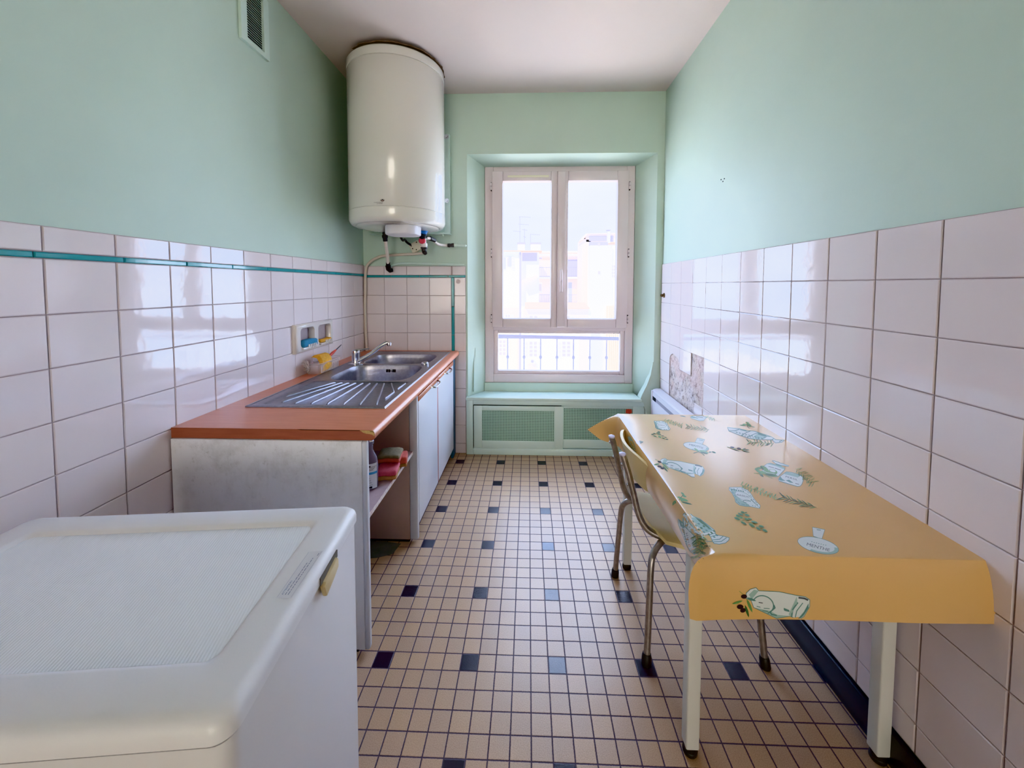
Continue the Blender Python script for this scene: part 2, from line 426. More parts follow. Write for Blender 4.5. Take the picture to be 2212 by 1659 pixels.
# ================================================================== WINDOW
wn = thing('window_1', 'white two-leaf window with a fixed lower pane', 'window', ((RL1+RR1)/2, YF, .47), kind='structure')
Zb, Zt_ = .470, 2.040
def ring(b, x0, x1, z0, z1, w, ya, yb, bev=.004):     # rectangular frame; w = (left, right, bottom, top)
    l, r, bo, to = w
    b.box(x0, x0+l, ya, yb, z0, z1, bev); b.box(x1-r, x1, ya, yb, z0, z1, bev)
    b.box(x0+l, x1-r, ya, yb, z0, z0+bo, bev); b.box(x0+l, x1-r, ya, yb, z1-to, z1, bev)
b = MB()
fx0, fx1 = RL1+.002, RR1-.002
ring(b, fx0, fx1, Zb, Zt_, (.062, .056, .062, .046), YF, YF+.06)
b.box(fx0+.05, fx1-.05, YF+.004, YF+.056, .855, .905, .004)
ring(b, fx0+.062, fx1-.056, Zb+.062, .858, (.034, .034, .026, .026), YF+.012, YF+.05, .006)
b.build('window_frame', PVC, wn)
b = MB(); b.box(.235, 1.128, YF+.030, YF+.034, .552, .838); b.build('pane', GLASS, wn)
for nm, x0, x1, w in (('l', .193, .662, (.078, .045, .064, .070)), ('r', .662, 1.168, (.078, .080, .064, .070))):
    b = MB(); ring(b, x0, x1, .882, 2.002, w, YF-.022, YF+.04, .005)
    gx0, gx1, gz0, gz1 = x0+w[0], x1-w[1], .882+w[2], 2.002-w[3]
    ring(b, gx0-.012, gx1+.012, gz0-.012, gz1+.012, (.014,)*4, YF-.010, YF+.03, .004)
    s = b.build('sash', PVC, wn)
    g = MB(); g.box(gx0-.002, gx1+.002, YF+.006, YF+.010, gz0-.002, gz1+.002); g.build('pane', GLASS, s)
    if nm == 'l':
        v = MB(); v.box(.305, .600, YF-.028, YF-.020, 1.957, 1.972, .002); tag(v.build('air_vent', pm('cream_plastic', (232, 226, 204), .4), s), 'cream trickle vent strip')
    else:
        v = MB(); v.box(.662, .722, YF-.034, YF-.020, .886, 1.998, .006); v.build('meeting_strip', PVC, s)
        h = MB(); h.box(.678, .702, YF-.048, YF-.034, 1.185, 1.225, .005); h.tube([(.69, YF-.045, 1.215), (.69, YF-.066, 1.222), (.69, YF-.068, 1.28), (.689, YF-.062, 1.30)], [.008, .010, .008, .005], 10, sm=4)
        h.box(.681, .699, YF-.072, YF-.058, 1.14, 1.225, .006); h.build('handle', PVC, s)
    for z in (1.895, 1.42, .945):
        xx = x0-.006 if nm == 'l' else x1+.006
        h = MB(); h.tube([(xx, YF-.026, z-.024), (xx, YF-.026, z-.002)], .0075, 12); h.tube([(xx, YF-.026, z+.002), (xx, YF-.026, z+.024)], .0075, 12); h.box(xx-.003, xx+.003, YF-.022, YF-.004, z-.03, z+.03, mi=1)
        h.build('hinge', [PVC, DARK], s)
# painted sill shelf
b = MB(); b.prism([(.024, YW-.034), (1.236, YW-.034), (1.225, YF-.012), (RL1-.003, YF-.012), (.036, YW-.001), (.024, YW-.001)], 'z', .386, .408, bev=.005)
struct(b.build('trim_1', MINTG), 'mint painted window sill above the radiator cover', 'sill')

# ================================================================== RADIATOR COVER under the window
rc = thing('radiator_cover', 'mint green radiator cover with two perforated sliding panels under the window', 'radiator cover', (.65, YW-.03, 0))
def perf_mat():
    m, t, b = base('perforated_panel'); x, y, z = t.xyz(t.geo()); s = .0112
    fx = t.m('SUBTRACT', t.m('FRACT', t.m('ADD', t.m('DIVIDE', x, s), 50)), .5); fz = t.m('SUBTRACT', t.m('FRACT', t.m('ADD', t.m('DIVIDE', z, s), 50)), .5)
    d = t.m('SQRT', t.m('ADD', t.m('MULTIPLY', fx, fx), t.m('MULTIPLY', fz, fz)))
    k = t.ramp(d, .30, .22)
    t.l.new(t.mix(k, col((170, 204, 186)), col((44, 52, 48))), b.inputs['Base Color']); b.inputs['Roughness'].default_value = .5
    n = t.new('ShaderNodeBump'); n.inputs['Strength'].default_value = .6; n.inputs['Distance'].default_value = .002; n.invert = True
    t.l.new(k, n.inputs['Height']); t.l.new(n.outputs[0], b.inputs['Normal'])
    return m
PERF = perf_mat()
ya, yb = YW-.028, YW-.002
b = MB()
ring(b, .026, 1.276, .001, .386, (.047, .012, .046, .030), ya, yb, .003)
b.box(.07, 1.27, YW-.004, YW+.0, .04, .36, mi=1)
b.build('cover_frame', [MINTG, DARK], rc)
def slider(name, x0, x1, px0, px1, y0, z0, z1, pz0, pz1):
    b = MB(); ring(b, x0, x1, z0, z1, (px0-x0, x1-px1, pz0-z0, z1-pz1), y0, y0+.010, .002)
    s = b.build(name, MINTG, rc); g = MB(); g.box(px0, px1, y0+.003, y0+.006, pz0, pz1); g.build('perforated_panel', PERF, s); return s
slider('sliding_panel', .078, .700, .136, .640, ya+.002, .047, .349, .101, .317)
s2 = slider('sliding_panel', .690, 1.262, .703, 1.182, ya+.014, .050, .355, .112, .333)
b = MB(); b.prism([(1.132, .305), (1.160, .301), (1.176, .309), (1.172, .330), (1.150, .334), (1.134, .330)], 'y', ya+.010, ya+.013); b.build('red_sticker', pm('red_sticker', (196, 82, 62), .5, var=.2, vs=60), s2)

# ================================================================== OUTSIDE: window guard rail
gr = thing('window_guard', 'grey iron guard rail with knobbed bars outside the window', 'railing', (.68, .65, .45))
IRON = pm('grey_painted_iron', (112, 106, 126), .5, var=.1, vs=40)
b = MB(); b.tube([(-.05, .65, .77), (1.45, .65, .745)], .016, 14); b.box(-.05, 1.45, .642, .658, .745, .76); b.build('top_rail', IRON, gr)
b = MB(); b.box(-.05, 1.45, .64, .66, .47, .485); b.build('bottom_rail', IRON, gr)
for px in (1096.5, 1132, 1167.7, 1203, 1238.7, 1274, 1310):
    x = at(px, 772, 'y', .65).x; b = MB()
    b.tube([(x, .65, .48), (x, .65, .76)], .006, 8)
    b.lathe([(.006, -.016), (.012, -.008), (.014, 0), (.012, .008), (.006, .016)], (x, .65, .591), 12)
    b.build('baluster', IRON, gr)
# ================================================================== OUTSIDE: buildings across the courtyard
YX = 22.0
def E(px, py, y=YX): return at(px, py, 'y', y)
RW = {}
CREAM = pm('sunny_cream_render', (240, 233, 218), .9, var=.05, vs=.7); PINKW = pm('sunny_pink_render', (234, 216, 210), .9, var=.06, vs=.7)
WHITEW = pm('white_render', (244, 240, 234), .9, var=.03, vs=.7); TERRA = pm('terracotta_tiles', (222, 186, 170), .9, var=.15, vs=6)
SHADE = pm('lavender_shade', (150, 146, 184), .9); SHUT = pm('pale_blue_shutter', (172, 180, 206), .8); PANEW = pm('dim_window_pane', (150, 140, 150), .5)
TAN = pm('tan_cladding', (226, 206, 184), .9, var=.1, vs=8); RAILM = pm('distant_railing', (128, 124, 160), .8)
def ebox(b, x0, y0, x1, y1, y=YX, d=4., mi=0):       # photo rectangle -> a box standing at depth y
    p, q = E(x0, y0, y), E(x1, y1, y); b.box(min(p.x, q.x), max(p.x, q.x), y, y+d, min(p.z, q.z), max(p.z, q.z), mi=mi)
def epart(name, mats, parent, rects, y=YX, d=.3, kind=None):
    b = MB()
    for r in rects: ebox(b, *r, y=y, d=d)
    return b.build(name, mats, parent)
def ewindow(parent, x0, y0, x1, y1, cols=2, rws=4, y=YX, shut=True):
    w = epart('window', WHITEW, parent, [(x0, y0, x1, y1)], y-.06, .12); b = MB()
    fw, fh = (x1-x0)/cols, (y1-y0)/rws
    for i in range(cols):
        for k in range(rws): ebox(b, x0+fw*(i+.2), y0+fh*(k+.16), x0+fw*(i+.84), y0+fh*(k+.84), y-.08, .04)
    b.build('pane', PANEW, w)
    if shut:
        for a, c in ((x0-8, x0-1.5), (x1+1.5, x1+8)):
            b = MB()
            ebox(b, a, y0+1, c, y1+3, y-.08, .06)
            for k in range(4): ebox(b, a+1, y0+3+k*(y1-y0)/4, c-1, y0+1+(k+.8)*(y1-y0)/4, y-.10, .03, 1)
            b.build('shutter', [WHITEW, pm('shutter_slats', (228, 218, 220), .8)], parent)
def erail(parent, x0, x1, y0, y1, y, n=26):
    b = MB(); p, q = E(x0, y0, y), E(x1, y1, y)
    b.box(p.x, q.x, y, y+.05, p.z-.04, p.z); b.box(p.x, q.x, y, y+.05, q.z, q.z+.05)
    for k in range(n+1): x = p.x+(q.x-p.x)*k/n; b.box(x-.012, x+.012, y, y+.03, q.z, p.z)
    b.build('railing', RAILM, parent)
def eroof(parent, x0, x1, y0, y1, y, d=1.2, n=24):
    b = MB(); p, q = E(x0, y0, y), E(x1, y1, y); w = (q.x-p.x)/n
    for k in range(n):
        xa = p.x+w*k; b.prism([(xa+w*.5+w*.5*math.cos(a), q.z+.05*math.sin(a)) for a in [PI*j/6 for j in range(7)]], 'y', y-d*.3, y)
    b.prism([(y-d*.3, q.z), (y+d, p.z+.02), (y+d, q.z)], 'x', p.x, q.x)
    b.build('tiled_roof', TERRA, parent)
def bthing(name, label, px, y=YX): p = E(px, 700, y); return thing(name, label, 'building', (p.x, y, -9))
# left block
bl = bthing('apartment_building', 'cream apartment block with a tiled eave and chimneys, left of the view through the window', 1120)
b = MB(); ebox(b, 1040, 543, 1124, 1100, YX); b.build('wall', CREAM, bl)
b = MB(); ebox(b, 1126, 543, 1162, 1100, YX+.4); b.build('side_wall', WHITEW, bl)
epart('drainpipe', SHADE, bl, [(1121.8, 545, 1125.2, 860)], YX-.2, .2)
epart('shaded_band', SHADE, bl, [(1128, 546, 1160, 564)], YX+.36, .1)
eroof(bl, 1040, 1171, 538, 543.5, YX, 1.5, 40)
ewindow(bl, 1094, 553, 1103, 580, 1, 1)
epart('shutter', SHUT, bl, [(1088, 556, 1092, 581)], YX-.12, .1); epart('shutter', SHUT, bl, [(1099, 554, 1104, 575)], YX-.14, .05)
epart('pink_base', PINKW, bl, [(1040, 665, 1119, 720)], YX-.05, .2)
ewindow(bl, 1091, 679, 1102, 700, 2, 3); ewindow(bl, 1077, 734, 1093, 768, 2, 4)
b = MB(); p, q = E(1127, 611, YX), E(1161, 600, YX); b.prism([(p.x, p.z), (q.x, q.z), (q.x, q.z+.18), (p.x, p.z+.16)], 'y', YX-.5, YX+.5); b.build('awning', PINKW, bl)
# chimneys and aerials stand on its roof
for (x0, x1, lab) in ((1118, 1134, 'left pale chimney stack on the roof, under the tall aerials'), (1146, 1168, 'right pale chimney stack on the roof, beside the short aerial')):
    t = thing('chimney', lab, 'chimney', E((x0+x1)/2, 542.8, YX+1.7)); b = MB(); ebox(b, x0, 527, x1, 542.8, YX+1.7, .7); b.build('stack', WHITEW, t)
    b = MB(); ebox(b, x0-1, 523.5, x1+1, 526.8, YX+1.65, .8); b.build('cowl', SHADE, t)
def aerial(px, y0, y1, arms, lab):
    y = YX+2.8; t = thing('roof_aerial', lab, 'aerial', E(px, y1, y)); p, q = E(px, y0, y), E(px, y1, y); b = MB()
    b.tube([p, q], .022, 6); b.build('mast', RAILM, t)
    for ay, xa, xb in arms:
        b = MB(); b.tube([E(xa, ay, y), E(xb, ay+1.5, y)], .018, 6)
        for k in range(5): e = E(xa+(xb-xa)*k/4, ay+.4*k, y); b.tube([e-Vector((0, .35, 0)), e+Vector((0, .35, 0))], .01, 4)
        b.build('crossarm', RAILM, t)
aerial(1123, 468, 542.8, [(468, 1122, 1146), (484, 1120, 1142), (499, 1109, 1125)], 'tallest thin roof aerial with three cross arms over the left chimney')
aerial(1133, 494, 542.8, [(496, 1128, 1139), (511, 1131, 1136)], 'middle roof aerial just right of the tallest one')
aerial(1146, 505, 542.8, [(506, 1146, 1166)], 'short roof aerial at the left edge of the right chimney')
# recessed middle block
bm_ = bthing('balcony_building', 'peach block with two railed balconies between the cream block and the tower', 1215, YX+5.2)
Y2 = YX+5.2
b = MB(); ebox(b, 1150, 577, 1285, 700, Y2); b.build('wall', CREAM, bm_)
b = MB(); ebox(b, 1150, 556, 1285, 577, Y2+.9); b.build('penthouse_wall', PINKW, bm_)
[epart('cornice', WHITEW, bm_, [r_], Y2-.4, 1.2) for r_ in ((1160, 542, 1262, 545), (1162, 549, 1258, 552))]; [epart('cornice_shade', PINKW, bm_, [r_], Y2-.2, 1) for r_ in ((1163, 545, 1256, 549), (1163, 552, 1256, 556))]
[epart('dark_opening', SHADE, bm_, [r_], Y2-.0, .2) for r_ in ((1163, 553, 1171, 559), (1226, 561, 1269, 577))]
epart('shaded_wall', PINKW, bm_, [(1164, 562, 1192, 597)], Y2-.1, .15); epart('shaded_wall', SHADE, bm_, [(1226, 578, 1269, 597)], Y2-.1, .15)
erail(bm_, 1165, 1272, 577, 598, Y2-.8); epart('balcony_slab', WHITEW, bm_, [(1160, 598, 1272, 602)], Y2-.9, 1.2)
epart('peach_wall', PINKW, bm_, [(1163, 602, 1270, 657)], Y2-.08, .2)
ewindow(bm_, 1163, 610, 1171, 632, 1, 1, Y2-.1, False); epart('door', SHUT, bm_, [(1228, 610, 1235, 655)], Y2-.15, .1)
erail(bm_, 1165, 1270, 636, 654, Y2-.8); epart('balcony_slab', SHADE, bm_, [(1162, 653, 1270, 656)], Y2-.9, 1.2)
# tower on the right
tw = bthing('stair_tower', 'tall white tower block with a pink roof house on the right', 1295, YX+.5); Y3 = YX+.5
b = MB(); ebox(b, 1274.7, 530, 1315, 1100, Y3); b.build('wall', WHITEW, tw)
b = MB(); ebox(b, 1315, 530, 1370, 1100, Y3+.3); b.build('side_wall', CREAM, tw)
b = MB(); ebox(b, 1258, 517, 1274.5, 700, Y3+1, 2.5); b.build('pink_wall', PINKW, tw)
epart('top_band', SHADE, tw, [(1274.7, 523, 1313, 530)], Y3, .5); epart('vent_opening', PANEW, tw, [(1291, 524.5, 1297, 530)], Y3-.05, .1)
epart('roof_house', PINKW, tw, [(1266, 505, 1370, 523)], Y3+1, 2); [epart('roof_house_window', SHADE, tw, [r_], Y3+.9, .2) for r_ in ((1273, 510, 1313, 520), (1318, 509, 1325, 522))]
b = MB(); A = [E(1254, 519, Y3+.9), E(1265, 505, Y3+.9), E(1370, 502, Y3+.9), E(1370, 505.5, Y3+.9), E(1268, 506.5, Y3+.9), E(1258, 519, Y3+.9)]
b.prism([(p.x, p.z) for p in A], 'y', Y3+.75, Y3+2.5); b.build('roof', PINKW, tw)
epart('flue', WHITEW, tw, [(1313, 500, 1318, 524)], Y3+.4, .3); epart('flue_cap', RAILM, tw, [(1311, 496, 1319, 498)], Y3+.4, .3)
ewindow(tw, 1290, 584, 1298, 594, 1, 1, Y3, False); ewindow(tw, 1320, 572, 1329, 600, 2, 4, Y3+.2, False)
b = MB(); ebox(b, 1312, 661, 1345, 860, Y3-.3, .3); [ebox(b, 1313+4.2*k, 662, 1315.6+4.2*k, 860, Y3-.36, .1) for k in range(7)]; b.build('tan_cladding', TAN, tw)
# low house in front
lh = bthing('low_house', 'low pale house with a tiled roof and small paned windows below the balconies', 1200, YX-2.2); Y4 = YX-2.2
b = MB(); ebox(b, 1126, 665, 1272, 1100, Y4, 1.7); b.build('wall', CREAM, lh)
eroof(lh, 1134, 1272, 656, 666, Y4, 1.5, 34)
epart('pink_wall', PINKW, lh, [(1131, 667, 1271, 700)], Y4-.05, .1); epart('pink_pilaster', PINKW, lh, [(1252, 722, 1270, 860)], Y4-.05, .1)
for x0, x1 in ((1142, 1161), (1213, 1233)):
    ewindow(lh, x0, 737, x1, 771, 2, 4, Y4); 
for x0, x1 in ((1142, 1162), (1210, 1232)): ewindow(lh, x0, 681, x1, 704, 2, 3, Y4-.05)
epart('door', PINKW, lh, [(1141, 786, 1158, 830)], Y4-.06, .1); 
epart('pink_strip', PINKW, bl, [(1118, 733, 1121.5, 860)], YX-.1, .1)
ac = thing('air_conditioner', 'small white air conditioner box on the low house wall under a window', 'air conditioner', E(1150, 784, Y4)); b = MB(); ebox(b, 1145.5, 777.5, 1154.5, 784, Y4-.4, .4); b.build('case', WHITEW, ac)
b = MB(); p = E(1150, 780.7, Y4-.42); b.lathe([(.09, 0), (.075, .02), (.02, .02), (.02, 0)], (p.x, Y4-.40, p.z), 16, M=Matrix.Rotation(PI/2, 4, 'X')); b.build('fan', SHADE, ac)
b = MB(); b.box(-30, 34, 1.2, 60, -9.3, -9); struct(b.build('ground', pm('pale_courtyard', (226, 214, 200), .9, var=.1, vs=.4)), 'pale courtyard ground far below the window', 'ground')

# ================================================================== WATER HEATER
HC = (-.333, -.190); HR = .277
wh = thing('water_heater', 'large white cylindrical water heater hung high in the left corner', 'water heater', (HC[0], HC[1], 1.51))
def arc(r0, z0, r1, z1, n=6, up=True):
    return [(r0+(r1-r0)*math.sin(PI/2*k/n), z0+(z1-z0)*(1-math.cos(PI/2*k/n))) for k in range(n+1)]
b = MB()
b.lathe([(HR-.004, 1.612), (HR, 1.617), (HR, 2.403), (HR-.002, 2.405)], (*HC, 0), 96)
b.build('tank', WHITE, wh, angle=60)
b = MB(); b.lathe([(0, 2.462), (HR-.03, 2.462), (HR-.006, 2.458), (HR+.001, 2.448), (HR+.001, 2.408), (HR-.004, 2.405)], (*HC, 0), 96); b.build('top_cap', WHITE, wh, angle=50)
b = MB(); b.lathe([(0, 1.525), (.20, 1.525), (.235, 1.529), (.240, 1.534), (.245, 1.532), (.262, 1.537), (HR-.005, 1.548), (HR+.001, 1.562), (HR+.001, 1.610), (HR-.004, 1.614)], (*HC, 0), 96); b.build('bottom_cap', WHITE, wh, angle=50)
b = MB(); b.lathe([(HR-.0035, 1.6095), (HR-.0035, 1.6185)], (*HC, 0), 96); b.lathe([(HR-.0035, 2.4035), (HR-.0035, 2.4085)], (*HC, 0), 96); b.build('seam', pm('seam_grey', (110, 106, 100), .7), wh)
CAPM = pm('service_cap_plastic', (222, 219, 226), .35)
cp = [(x, y) for x, y in rrect(-.362, -.174, -.395, -.21, .07, 8)]
b = MB(); b.prism(cp, 'z', 1.474, 1.5275, bev=.008, seg=3); b.build('service_cap', CAPM, wh)
STK = pm('printed_sticker', (206, 198, 196), .5); INK = pm('black_ink', (36, 30, 32), .5); INKR = pm('red_ink', (170, 60, 50), .5); INKG = pm('grey_ink', (120, 112, 110), .5); INKB = pm('blue_ink', (96, 124, 166), .5)
b = MB(); b.box(-.35, -.24, -.430, -.402, 1.5235, 1.5248); 
for k in range(3): b.box(-.345+.01*k, -.28+.014*k, -.426+.008*k, -.423+.008*k, 1.5230, 1.5236, mi=1)
b.build('rating_label', [STK, INKG], wh)
# emblem and maker's name, wrapped on the drum
def on_drum(px, py, lift=.0009):
    d = ray(px, py); ox, oy = CAM.x-HC[0], CAM.y-HC[1]; R = HR+lift
    A = d.x*d.x+d.y*d.y; B = 2*(ox*d.x+oy*d.y); K = ox*ox+oy*oy-R*R
    t = (-B-math.sqrt(B*B-4*A*K))/(2*A); return CAM+d*t
b = MB()
def dr(pts, mi, lift=.001): b.face([on_drum(x, y, lift) for x, y in pts], mi)
dr([(823.6, 430.2), (828.6, 430.2), (827.8, 431.8), (826.2, 432.9), (824.6, 431.9)], 0)
for sgn in (-1, 1):
    dr([(826.1+sgn*4.2, 431.5), (826.1+sgn*3.2, 431.2), (826.1+sgn*1.9, 433.0), (826.1+sgn*.2, 434.2), (826.1+sgn*.2, 435.3), (826.1+sgn*2.2, 434.6), (826.1+sgn*3.9, 433.1)], 0)
for sgn in (-1, 1): dr([(826.1+sgn*2.3, 432.6), (826.1+sgn*.1, 433.6), (826.1+sgn*.1, 434.3), (826.1+sgn*1.9, 433.4)], 1, .0011)
for txt, x0, x1, yb_, h in (('CHAFFOTEAUX', 807.5, 827.3, 438.3, 2.3), ('& MAURY', 813.8, 827.0, 440.6, 2.1)):
    T, w = text_tris(txt)
    for t_ in T: dr([(x0+(x1-x0)*x, yb_-h*1.3*y) for x, y in t_], 2)
b.build('maker_emblem', [INK, INKR, INKG], wh, recalc=False)
# crushed brown paper laid on top of the drum
b = MB(); rnd = random.Random(4)
L = []
for ring_ in range(3):
    P_ = []
    for k in range(40):
        a = math.radians(-128+176*k/39); r = HR+.001-.05*ring_*.5+rnd.uniform(-.004, .006)*(ring_ < 2)
        z = 2.464+(.004, .011, .014)[ring_]*(.35+.65*max(0, math.cos(a+.25)))+rnd.uniform(-.002, .002)
        P_.append((HC[0]+r*math.cos(a), HC[1]+r*math.sin(a), min(z, 2.480)))
    L.append(P_)
L = [[(x, y, 2.4625) for x, y, z in L[0]]]+L
b.loft(L, closed=False)
tag(b.build('packing_paper', pm('brown_paper', (128, 104, 84), .85, var=.35, vs=45)), 'crumpled brown paper stuffed on top of the water heater under the ceiling', 'paper')
# mint painted hanging frame behind it
br = thing('wall_bracket', 'mint painted metal hanging frame on the wall behind the water heater', 'bracket', (-.35, .1, 1.53))
b = MB(); b.box(-.117, -.078, .098, .135, 1.535, 2.205, .003); b.build('upright', MINTG, br)
b = MB(); b.box(-.605, -.566, .098, .135, 1.535, 2.205, .003); b.build('upright', MINTG, br)
b = MB(); b.box(-.63, -.074, .076, .134, 1.532, 1.540, .002); b.box(-.566, -.117, .112, .116, 1.540, 1.60); b.build('crossbar', MINTG, br)
for z in (2.185, 1.760):
    b = MB(); b.lathe([(.016, 0), (.016, .003), (.009, .004), (.009, .012), (0, .013)], (-.098, .098, z), 12, M=Matrix.Rotation(PI/2, 4, 'X')); b.build('bolt', CHROME, br)
b = MB(); b.tube([(-.125, .09, 1.545), (-.125, .09, 1.520)], .007, 8); b.build('bolt', MINTG, br)
# safety valve on the cold inlet
VX, VY = -.199, -.12
ex = lambda prof: prof
b = MB(); b.lathe([(.016, 1.506), (.016, 1.484), (.019, 1.482), (.019, 1.474), (.015, 1.472), (.015, 1.425)], (VX, VY, 0), 20); sv = tag(b.build('safety_valve', pm('valve_metal', (196, 190, 188), .3, .7), wh), 'metal safety valve with coloured fittings')
b = MB(); b.lathe([(.014, 1.526), (.026, 1.524), (.026, 1.519), (.019, 1.512), (.019, 1.505)], (VX, VY, 0), 24); b.build('blue_collar', pm('blue_plastic', (52, 120, 196), .35), sv)
b = MB(); b.lathe([(.0165, 1.505), (.018, 1.502), (.018, 1.490), (.0165, 1.488)], (VX, VY, 0), 20); b.lathe([(.017, 0), (.017, .03), (.012, .034), (0, .034)], (VX, VY-.012, 1.487), 18, M=Matrix.Rotation(PI/2, 4, 'X')); b.build('black_knob', BLACK, sv)
b = MB(); b.lathe([(.020, 0), (.020, .022), (.016, .026), (0, .026)], (VX-.004, VY-.010, 1.463), 18, M=Matrix.Rotation(PI/2, 4, 'X')); b.build('red_cap', pm('red_plastic', (206, 74, 88), .4), sv)
b = MB(); b.lathe([(.020, 1.448), (.020, 1.432), (.018, 1.430), (.018, 1.424)], (VX+.002, VY, 0), 20); b.build('white_collar', pm('white_plastic', (226, 222, 216), .4), sv)
b = MB(); b.lathe([(.022, 1.424), (.022, 1.416), (.016, 1.412), (.016, 1.400)], (VX+.002, VY, 0), 20); b.tube([(VX+.002, VY, 1.404), (VX+.004, VY, 1.394), (VX+.012, VY-.012, 1.386)], [.015, .015, .012], 14); b.build('drain_elbow', GREYPL, sv)
# pipes
HOSE = pm('white_hose', (222, 214, 206), .45)
def pipe(name, label, pts, r, mat, ends=None, sm=6):
    t = thing(name, label, 'pipe', pts[0]); b = MB(); b.tube(pts, r, 14, sm=sm); b.build('tube', mat, t)
    for k, e in enumerate(ends or []):
        b = MB(); b.tube(e[0], e[1], 14); b.build('fitting', e[2], t)
    return t
hx = -.462
pipe('hot_water_hose', 'white hose with black end fittings hanging straight down from the water heater', [(hx, -.075, 1.515), (hx, -.06, 1.455), (hx-.012, -.0, 1.38), (hx-.026, .045, 1.32)], .0105, HOSE,
     [([(hx, -.078, 1.524), (hx, -.075, 1.506), (hx, -.075, 1.5055), (hx, -.071, 1.490), (hx, -.071, 1.4895), (hx, -.066, 1.468)], [.014, .014, .018, .018, .015, .014], BLACK),
      ([(hx-.022, .035, 1.340), (hx-.026, .045, 1.318), (hx-.026, .045, 1.3175), (hx-.027, .056, 1.296), (hx-.022, .072, 1.287), (hx-.010, .082, 1.290)], [.013, .014, .018, .017, .016, .013], BLACK)])
pp = lambda px, py, y=.112: tuple(at(px, py, 'y', y))
pipe('drain_pipe', 'cream pipe bending from the valve down the tiled corner to the worktop', [pp(921, 546), pp(900, 548), pp(836, 552), pp(816, 556), pp(798, 567.5), pp(790, 584), pp(789, 625), pp(789, 690), (-.672, .112, .731)], .0095, pm('cream_pipe', (214, 202, 190), .5), sm=5)
pipe('painted_pipe', 'mint painted pipe running along the wall just above the corner tiles', [(hx-.014, .086, 1.292), pp(840, 579), pp(848, 573), pp(866, 569), pp(905, 569.5), pp(960, 571), pp(1003, 572.5, .122)], .0085, MINTG, sm=4)
pipe('cold_water_hose', 'short white hose with black fittings curving right from the valve to the wall', [(VX+.016, VY, 1.482), (VX+.035, -.08, 1.482), pp(939, 522, -.02), pp(948, 528, .03), pp(960, 530, .09), pp(968, 530, .10)], .0095, HOSE,
     [([(VX+.012, VY, 1.486), (VX+.03, -.09, 1.484), (VX+.031, -.09, 1.484), (VX+.052, -.045, 1.475)], [.010, .010, .014, .012], BLACK), ([pp(967, 530, .10), pp(972, 530, .10), pp(972.2, 530, .10), pp(980, 529.5, .108)], [.012, .014, .011, .014], GREYPL),
      ([pp(980, 530, .115), pp(986, 530, .117), pp(986.2, 530, .117), pp(1006, 531, .117), pp(1007.5, 531, .122)], [.013, .013, .010, .010, .004], MINTG)])
jb = thing('junction_box', 'cream square junction box tilted on the wall with a black cable', 'junction box', (-.318, .13, 1.452))
b = MB(); M_ = Matrix.Translation((-.318, .118, 1.452)) @ Matrix.Rotation(math.radians(-27), 4, 'Y'); b.box(-.040, .040, -.014, .014, -.034, .034, .008, M=M_); b.build('box', pm('aged_plastic', (218, 212, 192), .5), jb)
b = MB()
for sx, sz in ((-.024, .016), (.020, .022), (-.024, -.004), (-.004, -.022)): b.lathe([(.004, 0), (.004, .001), (0, .001)], M_ @ Vector((sx, -.0142, sz)), 8, M=Matrix.Rotation(PI/2, 4, 'X'))
b.build('screws', DARK, jb)
b = MB(); b.tube([(-.355, -.10, 1.500), (-.362, -.03, 1.478), (-.374, .05, 1.492), (-.372, .09, 1.478), (-.350, .108, 1.462)], .0075, 10, sm=5); b.build('cable', BLACK, jb)
p = at(990, 608, 'y', YW); wd = thing('wall_hook', 'tiny round white cover disc on the tiles beside the window recess', 'disc', (p.x, YW-.006, p.z))
b = MB(); b.lathe([(.015, 0), (.015, .003), (.010, .006), (0, .007)], (p.x, YW-.007, p.z), 20, M=Matrix.Rotation(PI/2, 4, 'X')); b.build('disc', PVC, wd)
b = MB(); M_ = Matrix.Translation((p.x, YW-.015, p.z)) @ Matrix.Rotation(.4, 4, 'Y'); b.box(-.002, .002, -.003, .002, -.010, .010, .001, M=M_); b.build('ridge', PVC, wd)
# ventilation grille on the left wall
vg = thing('vent_grille', 'mint painted vent grille with dark slots high on the left wall', 'vent', (XL, -.9, 2.25))
b = MB()
ring_y = (-.985, -.80); z0, z1 = 2.166, 2.420; sy0, sy1, sz0, sz1 = -.953, -.853, 2.186, 2.400
for a in ((-.986, -.953, z0, z1), (-.853, -.820, z0, z1), (-.953, -.853, z0, sz0), (-.953, -.853, sz1, z1)): b.box(XL-.002, XL+.012, a[0], a[1], a[2], a[3], .0)
b.build('frame', MINTG, vg)
b = MB(); b.box(XL-.001, XL+.001, sy0, sy1, sz0, sz1); b.build('backing', DARK, vg)
b = MB(); n = 22
for k in range(1, n):
    z = sz0+(sz1-sz0)*k/n; b.prism([(XL+.001, z+.004), (XL+.011, z-.0005), (XL+.011, z-.0022), (XL+.001, z+.002)], 'y', sy0, sy1) if False else b.prism([(XL+.001, z+.0012), (XL+.0045, z+.0004), (XL+.0045, z-.0010), (XL+.001, z-.0002)], 'y', sy0, sy1)
b.build('slats', MINTG, vg)

